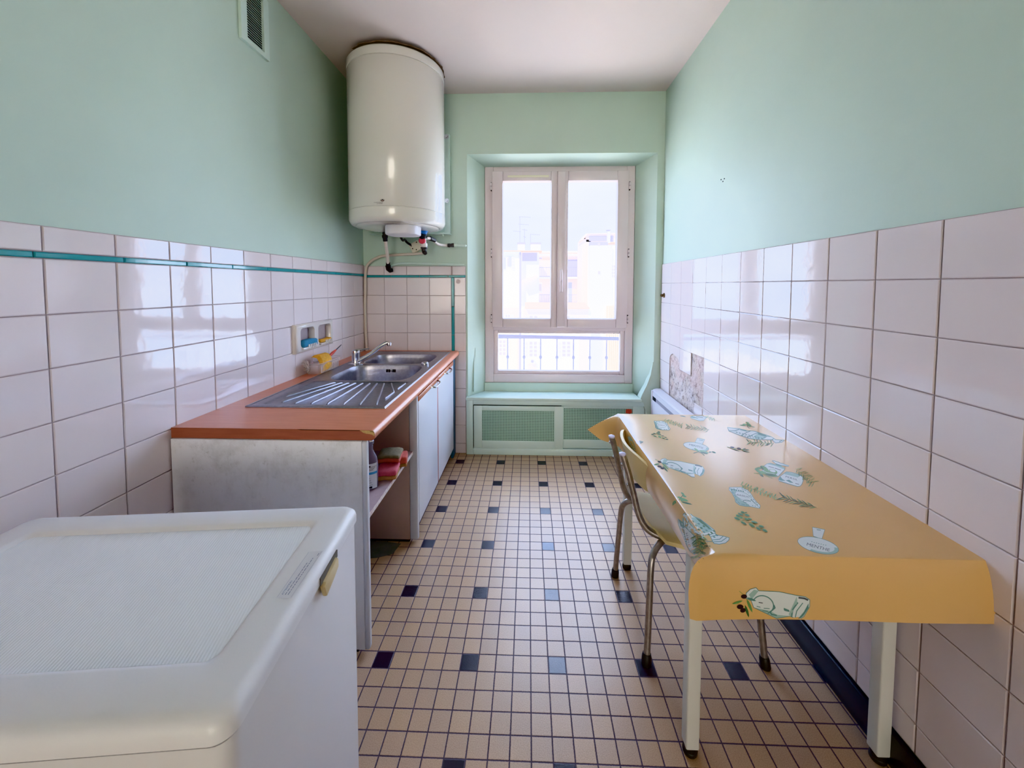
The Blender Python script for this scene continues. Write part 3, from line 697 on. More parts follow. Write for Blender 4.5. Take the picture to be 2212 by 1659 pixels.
# ================================================================== WORKTOP, SINK CABINET, SHELF BAY
WZ = .730; WX1 = -.026; WY0 = -1.348
wt = thing('worktop', 'beech laminate kitchen worktop with a rounded front edge and chipped near end', 'worktop', (-.36, -.6, .70))
b = MB()
prof = [(XL+.004, WZ-.033), (WX1-.012, WZ-.033)]+[(WX1-.012+.012*math.sin(a), WZ-.021-.012*math.cos(a)) for a in (PI*.17, PI*.33, PI*.5)]+[(WX1-.014+.014*math.cos(a), WZ-.014+.014*math.sin(a)) for a in (0, PI*.17, PI*.33, PI*.5)]+[(XL+.004, WZ)]
YA, YE = WY0, .128
def cap_loop(y): return [(x, y, z) for x, z in prof]
# leave an opening for the sink: slab in four pieces welded into one mesh
sx0, sx1, sy0, sy1 = -.585, -.095, -1.12, .035
b.loft([cap_loop(YA), cap_loop(sy0)], cap0=False, cap1=True); b.loft([cap_loop(sy1), cap_loop(YE)], cap0=True, cap1=True)
fr = [(sx1, WZ-.033)]+prof[1:-1]+[(sx1, WZ)]
b.loft([[(x, sy0, z) for x, z in fr], [(x, sy1, z) for x, z in fr]]); b.box(XL+.004, sx0, sy0, sy1, WZ-.033, WZ)
b.build('board', WORK, wt, recalc=True)
b = MB(); b.face([(x, YA-.0005, z) for x, z in prof][::-1]); b.build('end_band', EDGE, wt)
CHIP = pm('bare_chipboard', (206, 176, 128), .9, var=.2, vs=120)
b = MB(); ch = [(777, 929.5), (806, 930.5), (809, 934), (809, 943), (804, 939), (798, 937.5), (791, 937), (784, 934.5)]
b.face([tuple(at(x, y, 'y', YA-.001)) for x, y in ch]); 
b.face([tuple(at(x, y, 'y', YA-.0012)) for x, y in [(641, 927), (700, 928.5), (777, 930), (777, 931.2), (700, 930), (650, 929)]], 1)
b.face([tuple(at(x, y, 'y', YA-.0013)) for x, y in [(799, 931.5), (806, 932), (807.5, 935.5), (806.8, 935.8), (805, 933), (799, 932.3)]], 1)
tag(b.build('chipped_edge', [CHIP, pm('dirty_gap', (70, 46, 36), .9)], wt), 'chipped corner showing bare board')
# near end panel and shelf
def stain_mat():
    m, t, b = base('stained_white_panel'); p = t.geo(); x, y, z = t.xyz(p)
    hi = t.ramp(z, .40, .66); n = t.ramp(t.noise(13, 6, .72, p), .46, .72); n2 = t.ramp(t.noise(60, 4, .7, p), .60, .72); dr_ = t.ramp(t.noise(9, 3, .5, t.scale(p, 3.5, 1, .35)), .62, .74)
    f = t.m('MULTIPLY', hi, t.m('MINIMUM', t.m('ADD', t.m('MULTIPLY', n, .6), t.m('ADD', t.m('MULTIPLY', n2, .5), t.m('MULTIPLY', dr_, .3))), 1))
    c = t.mix(t.m('MULTIPLY', f, .6), col((230, 230, 234)), col((150, 146, 138)))
    t.l.new(c, b.inputs['Base Color']); b.inputs['Roughness'].default_value = .5
    return m
STAIN = stain_mat()
ep = thing('end_panel', 'white side panel with grey stains holding up the near end of the worktop', 'panel', (-.37, -1.345, 0))
b = MB(); b.box(XL+.012, -.066, -1.357, -1.338, .012, WZ-.034, .001); b.build('panel', STAIN, ep)
b = MB(); b.box(-.0665, -.050, -1.359, -1.336, .012, WZ-.034, .007, seg=3); b.build('edge_strip', LAM, ep)
b = MB(); b.box(-.62, -.09, -1.352, -1.342, 0, .0125); b.build('foot', DARK, ep)
b = MB()
for k in range(7):
    px = 797.5+1.1*k; b.face([tuple(at(px, 952, 'y', -1.3605)), tuple(at(px+1.6, 952, 'y', -1.3605)), tuple(at(px+1.2, 953.5+random.random()*4*(1-k/9), 'y', -1.3605)), tuple(at(px+.3, 953.2+random.random()*3, 'y', -1.3605))])
b.build('torn_strip', PVC, ep)
GREIGE = pm('cabinet_side_greige', (200, 178, 170), .6, var=.08, vs=8)
ck = thing('sink_cabinet', 'white sink cabinet with two doors under the worktop', 'cabinet', (-.37, -.37, 0))
b = MB(); b.box(XL+.012, -.086, -.817, -.799, .012, WZ-.034, .0005); b.build('side_panel', GREIGE, ck)
b = MB(); b.box(-.0865, -.048, -.8185, -.797, .012, WZ-.034, .006, seg=3); b.build('edge_strip', LAM, ck)
b = MB(); b.box(XL+.012, -.068, .09, .108, .012, WZ-.034); b.build('side_panel', LAM, ck)
b = MB(); b.box(XL+.008, XL+.012, -1.336, .108, .05, WZ-.034); b.build('back_panel', GREIGE, ck)
b = MB(); b.box(XL+.014, -.072, -.797, .089, .075, .093); b.build('bottom_panel', GREIGE, ck)
b = MB(); b.box(-.135, -.12, -.797, .089, 0, .074); b.build('plinth', DARK, ck)
b = MB(); b.box(XL+.10, -.09, -.8155, -.801, 0, .0125); b.build('foot', DARK, ck)
FRONT = wood_mat('beech_front', (206, 132, 92), (192, 118, 82))
for y0, y1, hy in ((-.795, -.428, (-.556, -.412)), (-.412, .020, (-.262, -.112))):
    d = MB(); d.box(-.0655, -.047, y0, y1, .080, .652, .002); dd = d.build('door', LAM, ck)
    s_ = MB(); s_.box(-.066, -.0455, y0, y1, .6525, .678, .002); s_.build('top_strip', FRONT, dd)
    h_ = MB(); ya_, yb_ = (y0+.225, y0+.353) if y0 < -.6 else (y0+.155, y0+.290)
    h_.tube([(-.047, ya_, .662), (-.030, ya_+.004, .658), (-.024, ya_+.02, .655), (-.0225, (ya_+yb_)/2, .654), (-.024, yb_-.02, .655), (-.030, yb_-.004, .658), (-.047, yb_, .662)], .0048, 10, sm=5); h_.build('handle', CHROME, dd)
b = MB(); b.box(-.064, -.0475, -.4275, -.4125, .078, .690, .001); b.build('red_strip', pm('red_brown_strip', (168, 76, 58), .5), ck)
b = MB(); b.box(-.066, -.050, .022, .108, .012, WZ-.034, .002); b.build('filler_strip', pm('dark_teal_strip', (52, 84, 104), .5), ck)
SHELFM = pm('worn_shelf', (198, 176, 178), .6, var=.15, vs=24)
sh = thing('bay_shelf', 'worn pinkish shelf board in the open bay beside the cabinet', 'shelf', (-.35, -1.08, .415))
b = MB(); b.box(XL+.013, -.070, -1.3375, -.8178, .414, .429); b.build('board', SHELFM, sh)
b = MB(); b.box(-.070, -.0685, -1.3375, -.8178, .414, .429); b.build('edge', pm('flaked_edge', (226, 220, 216), .6, var=.5, vs=70, rgb2=(196, 170, 168)), sh)
# things on the shelf
db = thing('detergent_bottle', 'clear detergent bottle with a white and blue label on the bay shelf', 'bottle', (-.146, -1.135, .429))
def clear_mat(name, tint, dens=.55, rough=.12):
    m, t, b = base(name); b.inputs['Base Color'].default_value = col(tint); b.inputs['Roughness'].default_value = rough
    b.inputs['Alpha'].default_value = dens; return m
BOT = clear_mat('clear_bottle_plastic', (150, 140, 156), .62)
b = MB(); b.lathe([(.030, .4295), (.036, .434), (.037, .47), (.037, .525), (.034, .545), (.026, .562), (.021, .575), (.022, .588), (.020, .592)], (-.146, -1.135, 0), 32, sx=1.12, sy=.8); b.build('body', BOT, db)
b = MB(); b.lathe([(.019, .590), (.024, .597), (.024, .606), (.018, .614), (0, .617)], (-.143, -1.135, 0), 24); b.build('cap', clear_mat('smoky_cap', (150, 146, 170), .85, .2), db)
b = MB(); 
def blab(y0, y1, a0=-150, a1=-15, rr=.0378, mi=0):
    n = 14; L_ = []
    for z in (y0, y1): L_.append([(-.146+rr*1.12*math.cos(math.radians(a0+(a1-a0)*k/n)), -1.135+rr*.8*math.sin(math.radians(a0+(a1-a0)*k/n)), z) for k in range(n+1)])
    b.loft(L_, closed=False, mi=mi)
LAB = pm('bottle_label', (222, 224, 230), .5)
blab(.436, .530); blab(.490, .4985, rr=.0381, mi=1)
for k in range(5): blab(.505+.0042*k, .5065+.0042*k, -120, -40+6*k if k < 4 else -70, .0381, 2)
for k in range(4): blab(.450+.0085*k, .4512+.0085*k, -120, -45-5*k, .0381, 2)
b.lathe([(0, 0)], (0, 0, 0)) if False else None
blab(.438, .4455, -75, -48, .0382, 3); blab(.518, .5225, -85, -55, .0382, 3)
b.build('label', [LAB, pm('label_blue', (96, 166, 220), .5), INKG, INK], db)
def sponge(name, label, c, size, rot, mats, cat='sponge', group=None, bend=0., split=.5, tilt=0.):
    t = thing(name, label, cat, c, group); sx, sy, sz = size
    M0 = Matrix.Translation(c) @ Matrix.Rotation(rot, 4, 'Z') @ Matrix.Rotation(tilt, 4, 'Y')
    for k, (nm, z0, z1) in enumerate((('foam', 0, sz*split), ('scouring_pad', sz*split, sz)) if len(mats) > 1 else (('foam', 0, sz),)):
        b = MB(); b.box(-sx/2, sx/2, -sy/2, sy/2, z0, z1, min(.006, (z1-z0)*.4))
        bmesh.ops.subdivide_edges(b.bm, edges=[e for e in b.bm.edges if e.calc_length() > .02], cuts=5, use_grid_fill=True)
        for v in b.bm.verts: v.co.z += bend*(v.co.x/(sx/2))**2*sx*.5+.0012*math.sin(v.co.x*160+v.co.y*90)
        bmesh.ops.transform(b.bm, matrix=M0, verts=b.bm.verts); b.build(nm, mats[k], t, angle=60)
PINK = pm('pink_foam', (214, 118, 128), .95, var=.2, vs=90, bump=.5, bs=500); BUFF = pm('buff_foam', (196, 150, 108), .95, var=.25, vs=90, bump=.5, bs=500); SCOUR = pm('grey_scourer', (150, 140, 116), .95, var=.3, vs=120, bump=.6, bs=700)
SALMON = pm('salmon_foam', (206, 116, 104), .95, var=.2, vs=90, bump=.5, bs=500); YEL = pm('yellow_foam', (232, 176, 84), .95, var=.22, vs=110, bump=.6, bs=600); BLUES = pm('blue_foam', (84, 152, 188), .95, var=.22, vs=110, bump=.6, bs=600)
sponge('pink_sponge', 'pink sponge with a tan underside in front of the stack on the bay shelf', (-.099, -1.045, .4295), (.078, .085, .036), .15, [BUFF, PINK], split=.45)
sponge('pink_sponge', 'salmon pink sponge behind the front pink one on the bay shelf', (-.098, -.945, .4295), (.085, .075, .040), .25, [BUFF, SALMON], split=.3)
sponge('scourer_sponge', 'grey topped scourer sponge lying on the two pink sponges', (-.112, -.985, .4725), (.092, .085, .030), .12, [SALMON, SCOUR], split=.55, bend=-.1)

# ================================================================== SINK
sk = thing('sink', 'stainless steel double bowl sink with a ribbed drainer', 'sink', (-.34, -.54, WZ))
b = MB(); Zp = WZ+.0035
SX0, SX1, SY0, SY1 = -.603, -.072, -1.139, .062
def cell(y0, y1, hx0, hx1, hy0, hy1, r, depth):
    ang = sorted(set([round(2*PI*k/72, 6) for k in range(72)]))
    cx, cy = (hx0+hx1)/2, (hy0+hy1)/2
    def rect_pt(a, X0, X1, Y0, Y1):
        dx, dy = math.cos(a), math.sin(a); t = 1e9
        if dx > 1e-9: t = min(t, (X1-cx)/dx)
        if dx < -1e-9: t = min(t, (X0-cx)/dx)
        if dy > 1e-9: t = min(t, (Y1-cy)/dy)
        if dy < -1e-9: t = min(t, (Y0-cy)/dy)
        return cx+dx*t, cy+dy*t
    for X in (SX0+.012, SX1-.012):
        for Y in (y0, y1): ang.append(math.atan2(Y-cy, X-cx) % (2*PI))
    ang = sorted(ang)
    outer = [(*rect_pt(a, SX0+.012, SX1-.012, y0, y1), Zp) for a in ang]
    def hole(s_, e, z):
        w, h = (hx1-hx0)/2*s_, (hy1-hy0)/2*s_; P_ = []
        for a in ang:
            c_, d_ = math.cos(a), math.sin(a); k = (abs(c_/w)**e+abs(d_/h)**e)**(-1/e); P_.append((cx+c_*k, cy+d_*k, z))
        return P_
    e = 4.6
    loops = [outer, hole(1.03, e, Zp), hole(1.012, e, Zp-.001), hole(1, e, Zp-.006), hole(.985, e, Zp-.03), hole(.955, e, Zp-depth*.85), hole(.92, e*.9, Zp-depth*.96), hole(.84, e*.8, Zp-depth), hole(.2, 2, Zp-depth-.004), hole(.19, 2, Zp-depth-.010), hole(.02, 2, Zp-depth-.010)]
    b.loft(loops, cap1=True)
cell(-.752, -.3585, -.519, -.126, -.735, -.378, .05, .13)
cell(-.3585, SY1-.012, -.519, -.126, -.342, -.036, .05, .12)
# drainer tray
dz = Zp-.004
b.loft([[(SX0+.012, SY0+.012, Zp), (SX1-.012, SY0+.012, Zp), (SX1-.012, -.752, Zp), (SX0+.012, -.752, Zp)], [(SX0+.045, SY0+.030, Zp), (SX1-.030, SY0+.030, Zp), (SX1-.030, -.757, Zp), (SX0+.045, -.757, Zp)], [(SX0+.053, SY0+.036, dz), (SX1-.037, SY0+.036, dz), (SX1-.037, -.762, dz), (SX0+.053, -.762, dz)]], cap1=True)
# rolled rim
R4 = lambda d, z: [(SX0+d, SY0+d, z), (SX1-d, SY0+d, z), (SX1-d, SY1-d, z), (SX0+d, SY1-d, z)]
b.loft([R4(0, WZ+.0004), R4(.0015, WZ+.004), R4(.005, WZ+.0062), R4(.009, WZ+.0058), R4(.012, Zp)])
fan = [((626, 920), (0, 1085)), ((710, 922), (0, 1150)), ((790, 925), (150, 1166)), ((874, 925), (342, 1170)), ((960, 926), (532, 1175)), ((1045, 927), (726, 1179)), ((1130, 927), (922, 1184)), ((1213, 927), (1122, 1184)), ((1300, 930), (1328, 1036)), ((1326, 1040), (1222, 1110)), ((1470, 930), (1374, 1000))]
for (xa, ya_), (xb, yb_) in fan:
    p = at(610+xa/5.53, 660+ya_/5.53, 'z', dz+.002); q = at(610+xb/5.53, 660+yb_/5.53, 'z', dz+.002)
    q.x = max(q.x, SX0+.07); b.tube([p+Vector((0, 0, -.0035)), p+(q-p)*.03, p+(q-p)*.97, q+Vector((0, 0, -.0035))], .0042, 8)
b.build('basin', STEEL, sk, angle=40)
b = MB()
for xa, xb in ((835, 838.5), (840, 843.3), (848.6, 851.4), (852.3, 855)):
    P_ = [at(xa, 797.5, 'y', -.3785), at(xb, 797.5, 'y', -.3785), at(xb, 803.5, 'y', -.3795), at(xa, 803.5, 'y', -.3795)]
    b.face([(p.x, -.3835-.003*(k > 1), p.z) for k, p in enumerate(P_)])
p = [at(843.3, 800, 'y', -.3785), at(848.6, 801, 'y', -.3785)]; b.box(p[0].x, p[1].x, -.386, -.384, p[1].z-.0008, p[1].z+.0012)
b.build('overflow_slots', DARK, sk)
b = MB(); b.lathe([(.020, Zp), (.021, Zp+.003), (.019, Zp+.012), (.017, Zp+.015), (.008, Zp+.014), (0, Zp+.0145)], (-.134, -.361, 0), 28); tag(b.build('plug_knob', CHROME, sk), 'round chrome plug knob')
fc = thing('mixer_tap', 'chrome single lever mixer tap at the back of the sink', 'tap', (-.531, -.366, Zp))
FX, FY = -.531, -.366
b = MB(); b.lathe([(.030, Zp), (.030, Zp+.004), (.024, Zp+.009), (.0225, Zp+.016), (.0225, .788), (.024, .800), (.0225, .812), (.014, .818), (0, .819)], (FX, FY, 0), 32); b.box(FX-.040, FX+.045, FY-.022, FY+.022, Zp, Zp+.004, .002); b.build('body', CHROME, fc)
b = MB(); b.tube([(FX+.012, FY-.004, .752), (FX+.035, FY+.01, .764), (FX+.085, FY+.035, .797), (FX+.120, FY+.055, .828), (FX+.150, FY+.066, .846), (FX+.166, FY+.070, .848)], [.012, .0115, .011, .0105, .010, .0105], 16, sm=5)
b.lathe([(.0125, .850), (.0135, .846), (.0125, .832), (.0105, .830), (0, .831)], (FX+.168, FY+.070, 0), 18); b.build('spout', CHROME, fc)
b = MB(); b.prism([(-.020, .812), (.0, .822), (.03, .821), (.068, .822), (.074, .819), (.07, .816), (.03, .813), (.012, .806), (-.020, .803)], 'y', -.009, .009, bev=.003)
M_ = Matrix.Translation((FX, FY, 0)) @ Matrix.Rotation(math.radians(28), 4, 'Z'); bmesh.ops.transform(b.bm, matrix=M_, verts=b.bm.verts); b.build('lever', CHROME, fc)
# soap niche
CER = tile_mat('cream_ceramic', (220, 214, 210), .12, .05)
sd = thing('soap_niche', 'white ceramic double soap niche set in the left wall tiles', 'soap dish', (XL, -.53, .85))
b = MB(); x0 = XL+.001; xf = XL+.030
ny = ((-.672, -.552), (-.512, -.385)); nz_ = (.877, .970)
b2 = []
def slabx(y0, y1, z0, z1, xa=x0, xb=xf, bev=.0): b.box(xa, xb, y0, y1, z0, z1, bev)
Y0, Y1, Z0, Z1 = -.706, -.352, .849, .992
# outer bevelled surround as a ring loft around each opening
def cellx(ya, yb, hy0, hy1):
    cy, cz = (hy0+hy1)/2, (nz_[0]+nz_[1])/2; hp = rrect(hy0, hy1, nz_[0], nz_[1], .018, 5)
    def out(p):
        dy, dz = p[0]-cy, p[1]-cz; t = min([((yb-cy)/dy) if dy > 1e-9 else 9e9, ((ya-cy)/dy) if dy < -1e-9 else 9e9, ((Z1-.012-cz)/dz) if dz > 1e-9 else 9e9, ((Z0+.012-cz)/dz) if dz < -1e-9 else 9e9])
        return (cy+dy*t, cz+dz*t)
    sh_ = lambda s_, x: [(x, cy+(p[0]-cy)*s_, cz+(p[1]-cz)*s_) for p in hp]
    o_ = [(xf, *out(p)) for p in hp]
    # snap nearest samples to the rectangle corners
    for Yc in (ya, yb):
        for Zc in (Z0+.012, Z1-.012):
            k = min(range(len(o_)), key=lambda i: (o_[i][1]-Yc)**2+(o_[i][2]-Zc)**2); o_[k] = (xf, Yc, Zc)
    b.loft([o_, sh_(1.04, xf), sh_(1.0, xf-.004), sh_(.97, xf-.022), sh_(.93, x0+.0005)], cap1=True)
ym = -.532
cellx(Y0+.012, ym, *ny[0]); cellx(ym, Y1-.012, *ny[1])
Q = lambda e, x: [(x, Y0+e, Z0+e), (x, Y1-e, Z0+e), (x, Y1-e, Z1-e), (x, Y0+e, Z1-e)]
b.loft([Q(0, x0), Q(0, xf-.014), Q(.003, xf-.005), Q(.012, xf)])
b.build('surround', CER, sd, recalc=True, angle=50)
for ya_, yb_ in ny:
    b = MB(); b.box(XL+.004, xf+.012, ya_+.004, yb_-.002, nz_[0]-.012, nz_[0]-.002, .003)
    for k in range(5): y = ya_+(yb_-ya_)*(.42+.13*k); b.box(xf+.004, xf+.014, y-.0035, y+.0035, nz_[0]-.012, nz_[0]+.010, .002)
    b.build('ledge', CER, sd)
def wall_sponge(name, label, y0, y1, z0, z1, mat):
    t = thing(name, label, 'sponge', (XL+.02, (y0+y1)/2, z0)); b = MB(); b.box(XL+.006, xf+.010, y0, y1, z0, z1, .008)
    bmesh.ops.subdivide_edges(b.bm, edges=[e for e in b.bm.edges if e.calc_length() > .02], cuts=4, use_grid_fill=True)
    for v in b.bm.verts: v.co.z += .002*math.sin(v.co.y*60)+.001*math.sin(v.co.y*190+v.co.x*200)
    b.build('foam', mat, t, angle=60)
wall_sponge('blue_sponge', 'blue sponge in the near half of the soap niche', -.662, -.535, .8755, .910, BLUES)
wall_sponge('yellow_sponge', 'thin yellow sponge in the far half of the soap niche', -.508, -.392, .8755, .893, YEL)
# plastic tub with sponge and brush
TUB = clear_mat('clear_tub_plastic', (232, 222, 224), .38, .15)
tb = thing('plastic_tub', 'clear plastic punnet standing on the worktop against the tiles', 'tub', (-.640, -.535, WZ))
TC = (-.640, -.530)
b = MB(); W0, D0, W1, D1, H = .040, .085, .050, .108, .058
def tl(w, d, z): return [(TC[0]+x, TC[1]+y, z) for x, y in rrect(-w, w, -d, d, .018, 6)]
b.loft([tl(W0*.97, D0*.97, WZ+.001), tl(W0, D0, WZ+.004), tl(W1-.002, D1-.004, WZ+H-.008), tl(W1-.002, D1-.004, WZ+H-.006), tl(W1+.003, D1+.003, WZ+H), tl(W1+.003, D1+.003, WZ+H+.003)], cap0=True)
for k in range(16):
    y = TC[1]-.085+.17*k/15; b.box(TC[0]+W0+.002, TC[0]+W0+.0075, y-.0022, y+.0022, WZ+.008, WZ+H-.010, .001)
b.build('punnet', TUB, tb)
t = thing('yellow_sponge', 'yellow sponge draped over the rim of the clear punnet', 'sponge', (-.63, -.56, WZ+.02)); b = MB(); L = []
path = [(-.655, WZ+.090), (-.640, WZ+.094), (-.620, WZ+.090), (-.604, WZ+.070), (-.598, WZ+.045), (-.600, WZ+.018), (-.606, WZ+.006)]
n = len(path)
for k, (x, z) in enumerate(path):
    y0, y1 = -.585-.030*(k/n), -.500-.022*(k/n); dx = .008; L.append([(x+dx*.6, y0, z+dx*.5*(k < 3)), (x+dx, (y0+y1)/2, z+.002), (x+dx*.6, y1, z+.001), (x-dx*1.5, y1, z-.010), (x-dx*1.4, (y0+y1)/2, z-.010), (x-dx*1.5, y0, z-.010)])
b.loft(L, cap0=True, cap1=True); o = b.build('foam', YEL, t, recalc=True, angle=60)
t = thing('washing_up_brush', 'washing-up brush with an orange red handle leaning in the clear punnet', 'brush', (-.63, -.48, WZ+.03))
b = MB(); b.tube([(-.632, -.53, .775), (-.630, -.485, .794), (-.628, -.435, .812), (-.626, -.405, .822)], [.005, .0075, .008, .004], 10, sm=4); b.build('handle', pm('orange_red_plastic', (216, 92, 76), .4), t)
b = MB(); b.tube([(-.626, -.405, .822), (-.625, -.345, .842)], [.0035, .002], 8); b.build('handle_tip', pm('grey_rubber', (92, 88, 96), .5), t)
t = thing('scrub_brush', 'pale worn bristle brush head at the near end of the clear punnet', 'brush', (-.66, -.645, WZ+.02)); b = MB()
for k in range(70):
    a = random.uniform(-.9, .9); e = random.uniform(-.6, .9); r = .05+random.random()*.02
    p = Vector((-.655, -.615, WZ+.030)); q = p+Vector((math.sin(e)*.4*r, -math.cos(a)*r*.9, .012+math.sin(a)*r*.6+.01)); q.x = max(q.x, XL+.010); q.z = max(q.z, WZ+.004); b.tube([p, q], [.0012, .0008], 4, cap=False)
b.build('bristles', pm('pale_bristles', (220, 208, 200), .8), t)

# ================================================================== CHEST FREEZER (turned a few degrees, as in the photo)
FZ = .678; SF = .781
fz = thing('chest_freezer', 'white chest freezer with a recessed lid in the near left corner', 'freezer', (-.25, -1.88, 0))
MF = Matrix.Translation((.0585, -1.662, 0)) @ Matrix.Rotation(math.radians(5.8), 4, 'Z')     # local: x<0 to the left, y<0 towards the camera
def fbuild(b, name, mat, par, **k): bmesh.ops.transform(b.bm, matrix=MF, verts=b.bm.verts); return b.build(name, mat, par, **k)
FREEZ = pm('freezer_enamel', (222, 222, 226), .30, var=.02, vs=2, coat=.3); LIDM = pm('freezer_lid', (228, 228, 232), .38, var=.03, vs=3, bump=.05, bs=300)
FW, FD = -.70, -.449
b = MB(); b.prism([(x, y) for x, y in rrect(FW, .0, FD, -.006, .022, 6)], 'z', .012, FZ-.036); fbuild(b, 'body', FREEZ, fz)
b = MB(); b.box(FW+.03, -.03, FD+.03, -.03, 0, .012); fbuild(b, 'foot', DARK, fz)
lid = MB()
def fl_(e, z, r=.025): return [(x, y, z) for x, y in rrect(FW+e, .004-e, FD+e-.004, -e, r, 8)]
ins = lambda e, z, r=.016: [(x, y, z) for x, y in rrect(FW+.07+e, -.0672-e, FD+.078+e, -.0687-e, r, 8)]
lid.loft([fl_(.004, FZ-.033), fl_(.0, FZ-.030), fl_(0, FZ-.018), fl_(.002, FZ-.010), fl_(.008, FZ-.003), fl_(.018, FZ), ins(-.010, FZ), ins(-.004, FZ-.0015), ins(0, FZ-.006), ins(.002, FZ-.007)], cap0=True)
lo = fbuild(lid, 'lid', LIDM, fz, angle=50)
def mesh_mat():
    m, t, b = base('fine_ribbed_panel'); x, y, z = t.xyz(t.obj()); b.inputs['Base Color'].default_value = col((236, 241, 248)); b.inputs['Roughness'].default_value = .4
    n = t.new('ShaderNodeBump'); n.inputs['Strength'].default_value = .25; n.inputs['Distance'].default_value = .001
    t.l.new(t.m('SINE', t.m('MULTIPLY', t.m('ADD', x, t.m('MULTIPLY', y, .3)), 1300)), n.inputs['Height']); t.l.new(n.outputs[0], b.inputs['Normal']); return m
b = MB(); b.face(ins(.002, FZ-.0068)); fbuild(b, 'lid_panel', mesh_mat(), lo)
b = MB(); b.loft([fl_(.006, FZ-.0365), fl_(.006, FZ-.0325)]); fbuild(b, 'gasket', pm('gasket_grey', (150, 150, 160), .6), fz)
# latch handle
b = MB(); hy0, hy1 = -.2093, -.1445
b.prism([(hy0, FZ-.036), (hy0+.006, FZ-.030), (hy1-.004, FZ-.024), (hy1, FZ-.030), (hy1, FZ-.044), (hy1-.02, FZ-.052), (hy0+.01, FZ-.060)], 'x', .002, .012, bev=.003); fbuild(b, 'latch', pm('yellowed_plastic', (216, 200, 160), .45), lo)
b = MB(); b.box(.0005, .0058, hy0-.003, hy1+.009, FZ-.031, FZ-.017); fbuild(b, 'latch_recess', pm('recess_grey', (120, 116, 108), .7), lo)
# printed notice on the lid
b = MB(); Q = [at(x, y, 'z', FZ+.0006) for x, y in ((595.5, 1292), (629.5, 1292), (698, 1189.5), (666, 1191.5))]
def notice(u, v, h=0): p = Q[0]*(1-u)*(1-v)+Q[3]*u*(1-v)+Q[2]*u*v+Q[1]*(1-u)*v; return (p.x, p.y, FZ+.0005+h)
b.face([notice(u, v) for u, v in ((0, 0), (1, 0), (1, 1), (0, 1))], 0)
for v in (.05, .93): b.face([notice(u, w, .0002) for u, w in ((.02, v), (.98, v), (.98, v+.012), (.02, v+.012))], 2)
T, w = text_tris('ATTENTION')
for t_ in T: b.face([notice(.06+.27*x, .32-.17*y, .0003) for x, y in t_], 1)
random.seed(5)
for v, u1 in ((.49, .72), (.67, .84)):
    u = .06
    while u < u1:
        w = random.uniform(.02, .07); b.face([notice(a, c, .0003) for a, c in ((u, v), (min(u+w, u1), v), (min(u+w, u1), v-.055), (u, v-.055))], 2); u += w+.014
b.face([notice(a, c, .0003) for a, c in ((.88, .86), (.94, .86), (.94, .81), (.88, .81))], 2)
tag(b.build('notice_sticker', [pm('sticker_white', (222, 222, 228), .4), INKB, pm('faint_ink', (150, 156, 178), .5)], lo, recalc=True), 'white printed notice with a blue heading')

# ================================================================== ELECTRIC WALL HEATER
eh = thing('electric_radiator', 'white electric panel radiator on the right wall beyond the table', 'radiator', (1.33, -.3, .12))
RADM = pm('radiator_enamel', (220, 218, 228), .3, var=.02, vs=3)
ya, yb, zt, zb, xf, xb = -.80, .078, .492, .13, 1.294, 1.352
b = MB(); b.box(xf+.012, xb, ya, yb, zb, zt-.004, .004); b.build('back_case', RADM, eh)
b = MB()
b.prism([(xf+.004, zt-.016), (xf+.010, zt-.006), (xf+.03, zt), (xb, zt), (xb, zt-.018), (xf+.02, zt-.022)], 'y', ya, yb, bev=.002)
b.prism([(xf+.002, zt-.046), (xf+.004, zt-.020), (xf+.014, zt-.020), (xf+.016, zt-.05)], 'y', ya, yb, bev=.001)
b.build('top_grille', RADM, eh)
b = MB(); b.box(xf-.002, xf+.02, yb-.012, yb+.004, zb, zt-.012, .003); b.box(xf-.002, xf+.02, ya-.004, ya+.012, zb, zt-.012, .003); b.box(xf, xf+.02, ya, yb, zb, zt-.075, .004); b.build('front_panel', RADM, eh)
b = MB(); b.box(xf+.0005, xf+.003, ya+.05, yb-.02, zb+.03, zt-.088); b.build('panel_inset', pm('radiator_inset', (196, 194, 212), .4), eh)
b = MB(); b.box(xf+.008, xf+.012, ya+.012, yb-.012, zt-.074, zt-.046); b.box(xf+.004, xf+.009, yb-.06, yb-.013, zt-.074, zt-.046, mi=1); b.build('outlet_slot', [pm('slot_grey', (150, 148, 160), .6), DARK], eh)
b = MB(); b.box(xb, XR-.007, -.6, -.57, .2, .42); b.box(xb, XR-.007, -.15, -.12, .2, .42); b.build('wall_mount', RADM, eh)

# ================================================================== TABLE
TAB = pm('table_white_metal', (214, 214, 210), .4, var=.03, vs=8)
tab = thing('kitchen_table', 'narrow white legged kitchen table pushed against the right wall', 'table', (1.1, -1.33, 0))
b = MB(); b.box(.846, XR-.010, -1.752, -.915, .612, ZT-.004, .003); b.build('table_top', pm('table_top_white', (214, 208, 200), .5), tab)
b = MB(); ring_ = (.862, 1.352, -1.60, -.932)
b.box(.866, .884, -1.58, -.94, .565, .612); b.box(1.330, 1.348, -1.58, -.94, .565, .612); b.box(.884, 1.330, -.950, -.935, .565, .612); b.box(.884, 1.330, -1.60, -1.585, .565, .612); b.build('apron', TAB, tab)
for x, y in ((.872, -1.588), (.874, -.947), (1.338, -1.588), (1.338, -.947)):
    b = MB(); b.box(x-.0165, x+.0165, y-.0165, y+.0165, .022, .612, .004, seg=3); L_ = b.build('leg', TAB, tab)
    b = MB(); b.lathe([(.0165, 0), (.018, .003), (.018, .010), (.0165, .012), (.0165, .0225)], (x, y, 0), 20); b.build('foot_cap', BLACK, L_)
